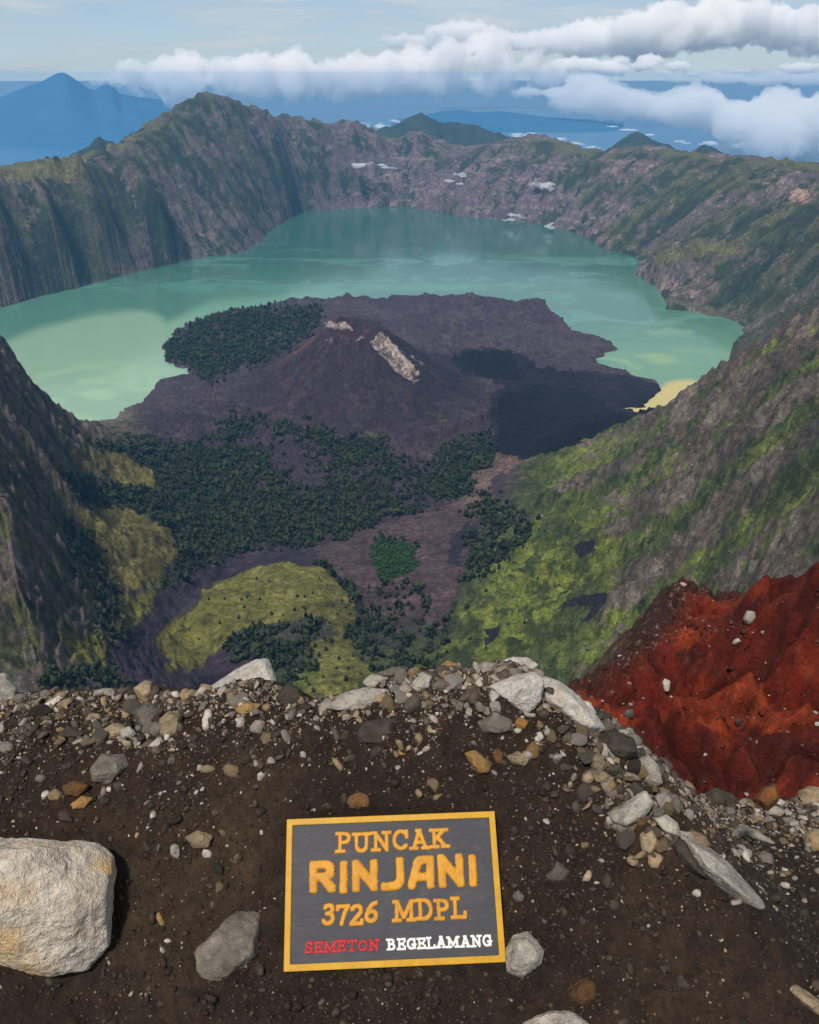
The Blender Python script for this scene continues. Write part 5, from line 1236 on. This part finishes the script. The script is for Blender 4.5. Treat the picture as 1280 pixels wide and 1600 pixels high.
# loose scree on the red slope, too much of it to count
n = 5200; i_ = rng.integers(0, RX.size, n * 4); px, py = RPX.flat[i_], RPY.flat[i_]
w_ = (inn.flat[i_]) * (0.12 + 0.9 * rimk.flat[i_] + 0.8 * in_poly(px, py, [(1050, 985), (1080, 960), (1180, 975), (1190, 1010), (1080, 1010)]) + 0.5 * sstep(0.1, 0.4, rb_.flat[i_])) * (px > 880) * (px < 1320) * (py > 890) * (py < 1260)
i_ = i_[rng.random(n * 4) < w_][:n]; n = len(i_)
t_ = rng.random((n, 1)); u3 = rng.random((n, 1))
rc = np.where(u3 < 0.72, C(0.060, 0.010, 0.006) * (0.5 + 1.3 * t_), np.where(u3 < 0.90, C(0.10, 0.06, 0.048) * (0.5 + t_), C(0.30, 0.235, 0.20) * (0.6 + 0.8 * t_))).astype(np.float32)
A_ = gravel("g", np.stack([RX.flat[i_] + rng.normal(0, 0.03, n), RY.flat[i_] + rng.normal(0, 0.03, n), RZ.flat[i_]], -1), np.clip(rng.lognormal(math.log(0.045), 0.5, n), 0.02, 0.20), rc, False)
me = mesh_np("gravel", A_[0], A_[1], smooth=False); set_col(me, "tint", A_[2])
tag(link("gravel", me, m_gr), kind='stuff')
print('red slope', round(time.time() - T0, 1))

# ------------------------------------------------------------------ the sign
def cam_pt(px, py, zc_): return ray(px, py) * zc_ + np.array([0, 0, CAM_Z])
TL, TR, BR, BL = cam_pt(450, 1281, 1.855), cam_pt(774, 1267, 1.870), cam_pt(789, 1504, 1.745), cam_pt(442, 1518, 1.735)
u_ = (TR - TL) + (BR - BL); SW = np.linalg.norm(u_) / 2; u_ /= np.linalg.norm(u_)
v_ = (TL - BL) + (TR - BR); SH = np.linalg.norm(v_) / 2; v_ -= (v_ @ u_) * u_; v_ /= np.linalg.norm(v_)
n_ = np.cross(u_, v_); ctr = (TL + TR + BR + BL) / 4; ctr = ctr + (np.array([0, 0, CAM_Z]) - ctr) * 0.003
root = bpy.data.objects.new("summit_sign", None); COL.objects.link(root)
root.matrix_world = Matrix(((u_[0], v_[0], n_[0], ctr[0]), (u_[1], v_[1], n_[1], ctr[1]), (u_[2], v_[2], n_[2], ctr[2]), (0, 0, 0, 1)))
root.empty_display_size = 0.05
tag(root, "dark grey wooden board with yellow border and raised painted lettering, propped on the dark slope", 'sign')
print('sign size', SW, SH)
def paint(name, col, dark, rough=0.45, chip=(0.5, 0.42, 0.2), wear=0.72):
    m, nt, b = new_mat(name)
    a = noise(nt, 60, 5, 0.65); a2 = noise(nt, 420, 3, 0.7); a3 = noise(nt, 14, 4, 0.6)
    c = mixc(nt, ramp(nt, a, [(0.42, 0.0), (0.75, 0.75)]), col, dark)
    c = mixc(nt, ramp(nt, a3, [(0.45, 0.0), (0.8, 0.6)]), c, tuple(x * 0.8 for x in dark))
    c = mixc(nt, ramp(nt, a2, [(wear, 0.0), (wear + 0.06, 0.8)]), c, chip)
    nt.links.new(c, b.inputs['Base Color']); b.inputs['Roughness'].default_value = rough
    bump(nt, b, mth(nt, 'ADD', mth(nt, 'MULTIPLY', a, 0.0010), mth(nt, 'MULTIPLY', a2, 0.0002)), 0.6, 1.0)
    return m
m_pan, nt, b = new_mat("grey_board_paint")
mpn = N(nt, 'ShaderNodeMapping'); mpn.inputs['Scale'].default_value = (6, 60, 6)
nt.links.new(N(nt, 'ShaderNodeTexCoord').outputs['Object'], mpn.inputs[0])
gr = noise(nt, 1.0, 5, 0.65, mpn.outputs[0], 0.6); sp = noise(nt, 330, 2, 0.6); sm = noise(nt, 9, 4, 0.6)
c = mixc(nt, ramp(nt, gr, [(0.4, 0.0), (0.75, 0.8)]), (0.044, 0.044, 0.051), (0.031, 0.031, 0.037))
c = mixc(nt, ramp(nt, sm, [(0.45, 0.0), (0.75, 0.6)]), c, (0.058, 0.055, 0.057))
c = mixc(nt, ramp(nt, noise(nt, 22, 5, 0.7), [(0.56, 0.0), (0.72, 0.45)]), c, (0.115, 0.098, 0.080))
c = mixc(nt, ramp(nt, sp, [(0.70, 0.0), (0.75, 0.8)]), c, (0.30, 0.25, 0.16))
nt.links.new(c, b.inputs['Base Color']); b.inputs['Roughness'].default_value = 0.55
bump(nt, b, mth(nt, 'ADD', mth(nt, 'MULTIPLY', gr, 0.0015), mth(nt, 'MULTIPLY', sp, 0.0004)), 0.6, 1.0)
m_yel = paint("yellow_border_paint", (0.54, 0.29, 0.008), (0.42, 0.205, 0.007), wear=0.70, chip=(0.20, 0.11, 0.03))
m_let = paint("amber_letter_paint", (0.58, 0.265, 0.008), (0.44, 0.165, 0.006), chip=(0.75, 0.55, 0.2))
m_redp = paint("red_letter_paint", (0.48, 0.012, 0.018), (0.32, 0.008, 0.012), chip=(0.3, 0.02, 0.02))
m_whi = paint("white_letter_paint", (0.78, 0.75, 0.70), (0.62, 0.58, 0.52), chip=(0.4, 0.36, 0.3))
def solid(name, mat, outer, inner, z0, z1, bev, parent):
    """a flat solid ring (or plate when inner is None) with worn, slightly bevelled edges"""
    bm = bmesh.new()
    def rect(r, z): x0, x1, y0, y1 = r; return [bm.verts.new((x, y, z)) for x, y in ((x0, y0), (x1, y0), (x1, y1), (x0, y1))]
    if inner is None:
        a, b_ = rect(outer, z0), rect(outer, z1); bm.faces.new(a[::-1]); bm.faces.new(b_)
        for i in range(4): bm.faces.new((a[i], a[(i + 1) % 4], b_[(i + 1) % 4], b_[i]))
    else:
        ao, ai, bo, bi = rect(outer, z0), rect(inner, z0), rect(outer, z1), rect(inner, z1)
        for i in range(4):
            j = (i + 1) % 4
            bm.faces.new((bo[i], bo[j], bi[j], bi[i])); bm.faces.new((ao[j], ao[i], ai[i], ai[j])); bm.faces.new((ao[i], ao[j], bo[j], bo[i])); bm.faces.new((ai[j], ai[i], bi[i], bi[j]))
    bmesh.ops.bevel(bm, geom=bm.edges[:], offset=bev, segments=2, affect='EDGES', profile=0.6)
    me = bpy.data.meshes.new(name); bm.to_mesh(me); bm.free()
    return link(name, me, mat, parent)
hw, hh = SW / 2, SH / 2; BW = 0.0135
solid("panel", m_pan, (-hw + 0.004, hw - 0.004, -hh + 0.004, hh - 0.004), None, -0.018, -0.0035, 0.001, root)
solid("frame", m_yel, (-hw, hw, -hh, hh), (-hw + BW, hw - BW, -hh + BW, hh - BW), -0.020, 0.0, 0.0018, root)
def ell(cx, cy, rx, ry, a0, a1, n=14): return [(cx + rx * math.cos(RAD(a)), cy + ry * math.sin(RAD(a))) for a in np.linspace(a0, a1, n)]
SLAB = {   # strokes in a box of height 1: (width, [polylines])
    'P': (0.64, [[(.17, .04), (.17, .96)], [(.17, .95), (.34, .95)] + ell(.34, .72, .21, .23, 90, -90, 10) + [(.17, .49)], [(.03, .04), (.33, .04)], [(.04, .96), (.2, .96)]]),
    'U': (0.76, [[(.17, .96), (.17, .36)] + ell(.38, .33, .21, .28, 180, 360, 10) + [(.59, .96)], [(.03, .96), (.31, .96)], [(.46, .96), (.73, .96)]]),
    'N': (0.80, [[(.17, .04), (.17, .96)], [(.17, .94), (.63, .06)], [(.63, .04), (.63, .96)], [(.03, .04), (.31, .04)], [(.49, .96), (.77, .96)], [(.03, .96), (.17, .96)]]),
    'C': (0.72, [ell(.38, .5, .28, .45, 42, 318, 20), [(.62, .64), (.62, .94)]]),
    'A': (0.80, [[(.40, .95), (.15, .05)], [(.40, .95), (.65, .05)], [(.25, .34), (.55, .34)], [(.02, .04), (.28, .04)], [(.52, .04), (.79, .04)], [(.30, .96), (.44, .96)]]),
    'K': (0.78, [[(.17, .04), (.17, .96)], [(.19, .42), (.58, .94)], [(.32, .55), (.62, .05)], [(.03, .04), (.31, .04)], [(.03, .96), (.31, .96)], [(.46, .96), (.72, .96)], [(.50, .04), (.76, .04)]]),
    'M': (0.98, [[(.17, .04), (.17, .96)], [(.18, .94), (.48, .20)], [(.48, .20), (.79, .94)], [(.80, .04), (.80, .96)], [(.03, .04), (.31, .04)], [(.66, .04), (.95, .04)], [(.04, .96), (.2, .96)], [(.78, .96), (.94, .96)]]),
    'D': (0.76, [[(.17, .05), (.17, .95)], [(.17, .95), (.34, .95)] + ell(.34, .5, .29, .45, 90, -90, 14) + [(.17, .05)], [(.04, .05), (.2, .05)], [(.04, .95), (.2, .95)]]),
    'L': (0.66, [[(.17, .05), (.17, .96)], [(.04, .05), (.60, .05)], [(.60, .05), (.60, .26)], [(.04, .96), (.31, .96)]]),
    'E': (0.68, [[(.17, .05), (.17, .95)], [(.04, .95), (.58, .95)], [(.17, .5), (.46, .5)], [(.04, .05), (.60, .05)], [(.58, .95), (.58, .76)], [(.60, .05), (.60, .25)], [(.46, .42), (.46, .58)]]),
    'T': (0.74, [[(.37, .05), (.37, .95)], [(.07, .95), (.67, .95)], [(.07, .95), (.07, .74)], [(.67, .95), (.67, .74)], [(.22, .04), (.52, .04)]]),
    'O': (0.78, [ell(.39, .5, .27, .43, 0, 360, 24)]),
    'B': (0.72, [[(.17, .05), (.17, .95)], [(.17, .95), (.36, .95)] + ell(.36, .74, .17, .21, 90, -90, 8) + [(.17, .53)], [(.36, .53)] + ell(.36, .29, .22, .24, 90, -90, 8) + [(.17, .05)], [(.04, .05), (.2, .05)], [(.04, .95), (.2, .95)]]),
    'G': (0.78, [ell(.38, .5, .28, .45, 45, 330, 20), [(.44, .42), (.70, .42)], [(.63, .42), (.63, .08)], [(.62, .66), (.62, .94)]]),
    'S': (0.66, [ell(.33, .73, .20, .22, 20, 255, 12) + ell(.34, .28, .22, .24, 80, -165, 12), [(.54, .70), (.54, .93)], [(.11, .08), (.11, .32)]]),
    '3': (0.62, [ell(.31, .74, .19, .21, 155, -90, 12), [(.24, .53), (.33, .53)], ell(.32, .29, .23, .25, 90, -155, 12)]),
    '7': (0.62, [[(.07, .93), (.57, .93)], [(.55, .92), (.40, .55), (.30, .05)], [(.07, .93), (.07, .78)]]),
    '2': (0.64, [ell(.31, .72, .21, .23, 165, -30, 12) + [(.10, .08)], [(.08, .06), (.58, .06)], [(.58, .06), (.58, .20)]]),
    '6': (0.64, [[(.52, .94), (.34, .84), (.18, .60), (.10, .32)], ell(.33, .29, .23, .24, 0, 360, 20)]),
}
WIDE = {
    'R': (0.86, [[(.14, .13), (.14, .87)], [(.14, .87), (.48, .87)] + ell(.50, .68, .19, .19, 90, -90, 8) + [(.24, .49)], [(.44, .46), (.71, .13)]]),
    'I': (0.36, [[(.16, .13), (.16, .87)]]),
    'N': (0.88, [[(.14, .13), (.14, .87)], [(.14, .86), (.70, .14)], [(.70, .13), (.70, .87)]]),
    'J': (0.76, [[(.60, .87), (.60, .38)] + ell(.36, .38, .24, .25, 0, -90, 8) + [(.10, .13)]]),
    'A': (0.90, [[(.13, .13), (.30, .70)] + ell(.48, .66, .19, .21, 165, 90, 6) + [(.72, .87), (.72, .13)], [(.30, .36), (.70, .36)]]),
}
def word(name, text, font, half, s0, s1, t0, t1, mat, label, slant=0.0, seed=0, tilt=0.0, track=0.05):
    """raised painted letters filling the box s0..s1, t0..t1 of the board (fractions from its left and top)"""
    R_ = np.random.default_rng(seed)
    X0, X1, Y1, Y0 = (s0 - 0.5) * SW, (s1 - 0.5) * SW, (0.5 - t0) * SH, (0.5 - t1) * SH
    hgt_ = Y1 - Y0; tot = sum(font[ch][0] + track for ch in text) - track; kx = (X1 - X0) / tot
    segs = []; cur = 0.0
    for ch in text:
        w, strokes = font[ch]; dy = R_.normal(0, 0.02); sc = R_.uniform(0.96, 1.04); rot = R_.normal(0, 0.02)
        for st in strokes:
            q = [((cur + a) * kx + slant * b_ * hgt_ + rot * b_ * hgt_, (b_ * sc + dy) * hgt_ + tilt * (cur / tot - 0.5) * hgt_) for a, b_ in st]
            segs += [(q[i], q[i + 1]) for i in range(len(q) - 1)]
        cur += w + track
    cell = hgt_ / 44; pad = half * hgt_ * 1.4
    gx_ = np.arange(-pad, X1 - X0 + pad, cell); gy_ = np.arange(-pad, hgt_ + pad, cell)
    A, B = np.meshgrid(gx_, gy_); d2 = np.full(A.shape, 1e9)
    for (a, b_) in segs:
        ex, ey = b_[0] - a[0], b_[1] - a[1]; L2 = ex * ex + ey * ey + 1e-15
        t = np.clip(((A - a[0]) * ex + (B - a[1]) * ey) / L2, 0, 1)
        # squarish ends: mix of round and box distance
        qx, qy = A - a[0] - t * ex, B - a[1] - t * ey
        d2 = np.minimum(d2, np.maximum(np.hypot(qx, qy) * 0.88, np.maximum(np.abs(qx), np.abs(qy)) * 0.99))
    sdf = d2 - half * hgt_ * (1 + 0.10 * fbm(A / hgt_ * 3, B / hgt_ * 3, 3, 700 + seed)) + 0.010 * hgt_ * fbm(A / hgt_ * 14, B / hgt_ * 14, 2, 710 + seed)
    gyy, gxx = np.gradient(sdf, cell); gm = np.hypot(gxx, gyy) + 1e-9
    ins_ = sdf < 0
    quad = ins_[:-1, :-1] | ins_[1:, :-1] | ins_[:-1, 1:] | ins_[1:, 1:]
    use = np.zeros(sdf.shape, bool); use[:-1, :-1] |= quad; use[1:, :-1] |= quad; use[:-1, 1:] |= quad; use[1:, 1:] |= quad
    edge_ = use & (sdf > -0.45 * cell)
    A2_ = np.where(edge_, A - sdf * gxx / gm, A); B2_ = np.where(edge_, B - sdf * gyy / gm, B)
    Zt = np.where(edge_, -0.0036, -0.0034 + 0.0022 * np.clip(-sdf / (0.35 * half * hgt_), 0, 1) ** 0.6)
    Zt = np.where(edge_, Zt, Zt + 0.0003 * fbm(A / hgt_ * 20, B / hgt_ * 5, 3, 720 + seed))
    ids_ = -np.ones(sdf.shape, int); ids_[use] = np.arange(use.sum())
    f = np.stack([ids_[:-1, :-1][quad], ids_[:-1, 1:][quad], ids_[1:, 1:][quad], ids_[1:, :-1][quad]], -1)
    me = mesh_np(name, np.stack([A2_[use] + X0, B2_[use] + Y0, Zt[use]], -1), f)
    return tag(link(name, me, mat, root), label)
word("lettering", "PUNCAK", SLAB, 0.112, .235, .772, .112, .240, m_let, "amber slab letters reading PUNCAK", seed=1, tilt=0.04)
word("lettering", "RINJANI", WIDE, 0.135, .108, .905, .290, .510, m_let, "large amber rounded letters reading RINJANI", seed=2)
word("lettering", "3726", SLAB, 0.112, .165, .425, .588, .720, m_let, "amber digits reading 3726", slant=0.08, seed=3)
word("lettering", "MDPL", SLAB, 0.112, .495, .835, .582, .712, m_let, "amber slab letters reading MDPL", seed=4)
word("lettering", "SEMETON", SLAB, 0.125, .090, .43, .822, .890, m_redp, "small red slab letters reading SEMETON", slant=0.08, seed=5)
word("lettering", "BEGELAMANG", SLAB, 0.122, .466, .945, .826, .894, m_whi, "small white slab letters reading BEGELAMANG", seed=6)
print('sign done', round(time.time() - T0, 1))
# ------------------------------------------------------------------ haze
bm = bmesh.new(); bmesh.ops.create_cube(bm, size=1.0)
hx0, hx1, hy0, hy1, hz0, hz1 = -15000, 15000, -3000, 21000, -3300, 40
bmesh.ops.transform(bm, verts=bm.verts, matrix=Matrix.Translation(((hx0 + hx1) / 2, (hy0 + hy1) / 2, (hz0 + hz1) / 2)) @ Matrix.Diagonal((hx1 - hx0, hy1 - hy0, hz1 - hz0, 1)))
me = bpy.data.meshes.new("haze"); bm.to_mesh(me); bm.free()
m_hz = bpy.data.materials.new("haze"); m_hz.use_nodes = True
nt = m_hz.node_tree; nt.nodes.clear()
o_ = nt.nodes.new('ShaderNodeOutputMaterial')
pv = N(nt, 'ShaderNodeVolumePrincipled', {'Color': (0.22, 0.57, 1.0, 1), 'Density': 2.15e-5, 'Anisotropy': 0.0})
nt.links.new(pv.outputs[0], o_.inputs['Volume'])
tag(link("haze", me, m_hz), kind='stuff')
print('script total', round(time.time() - T0, 1))
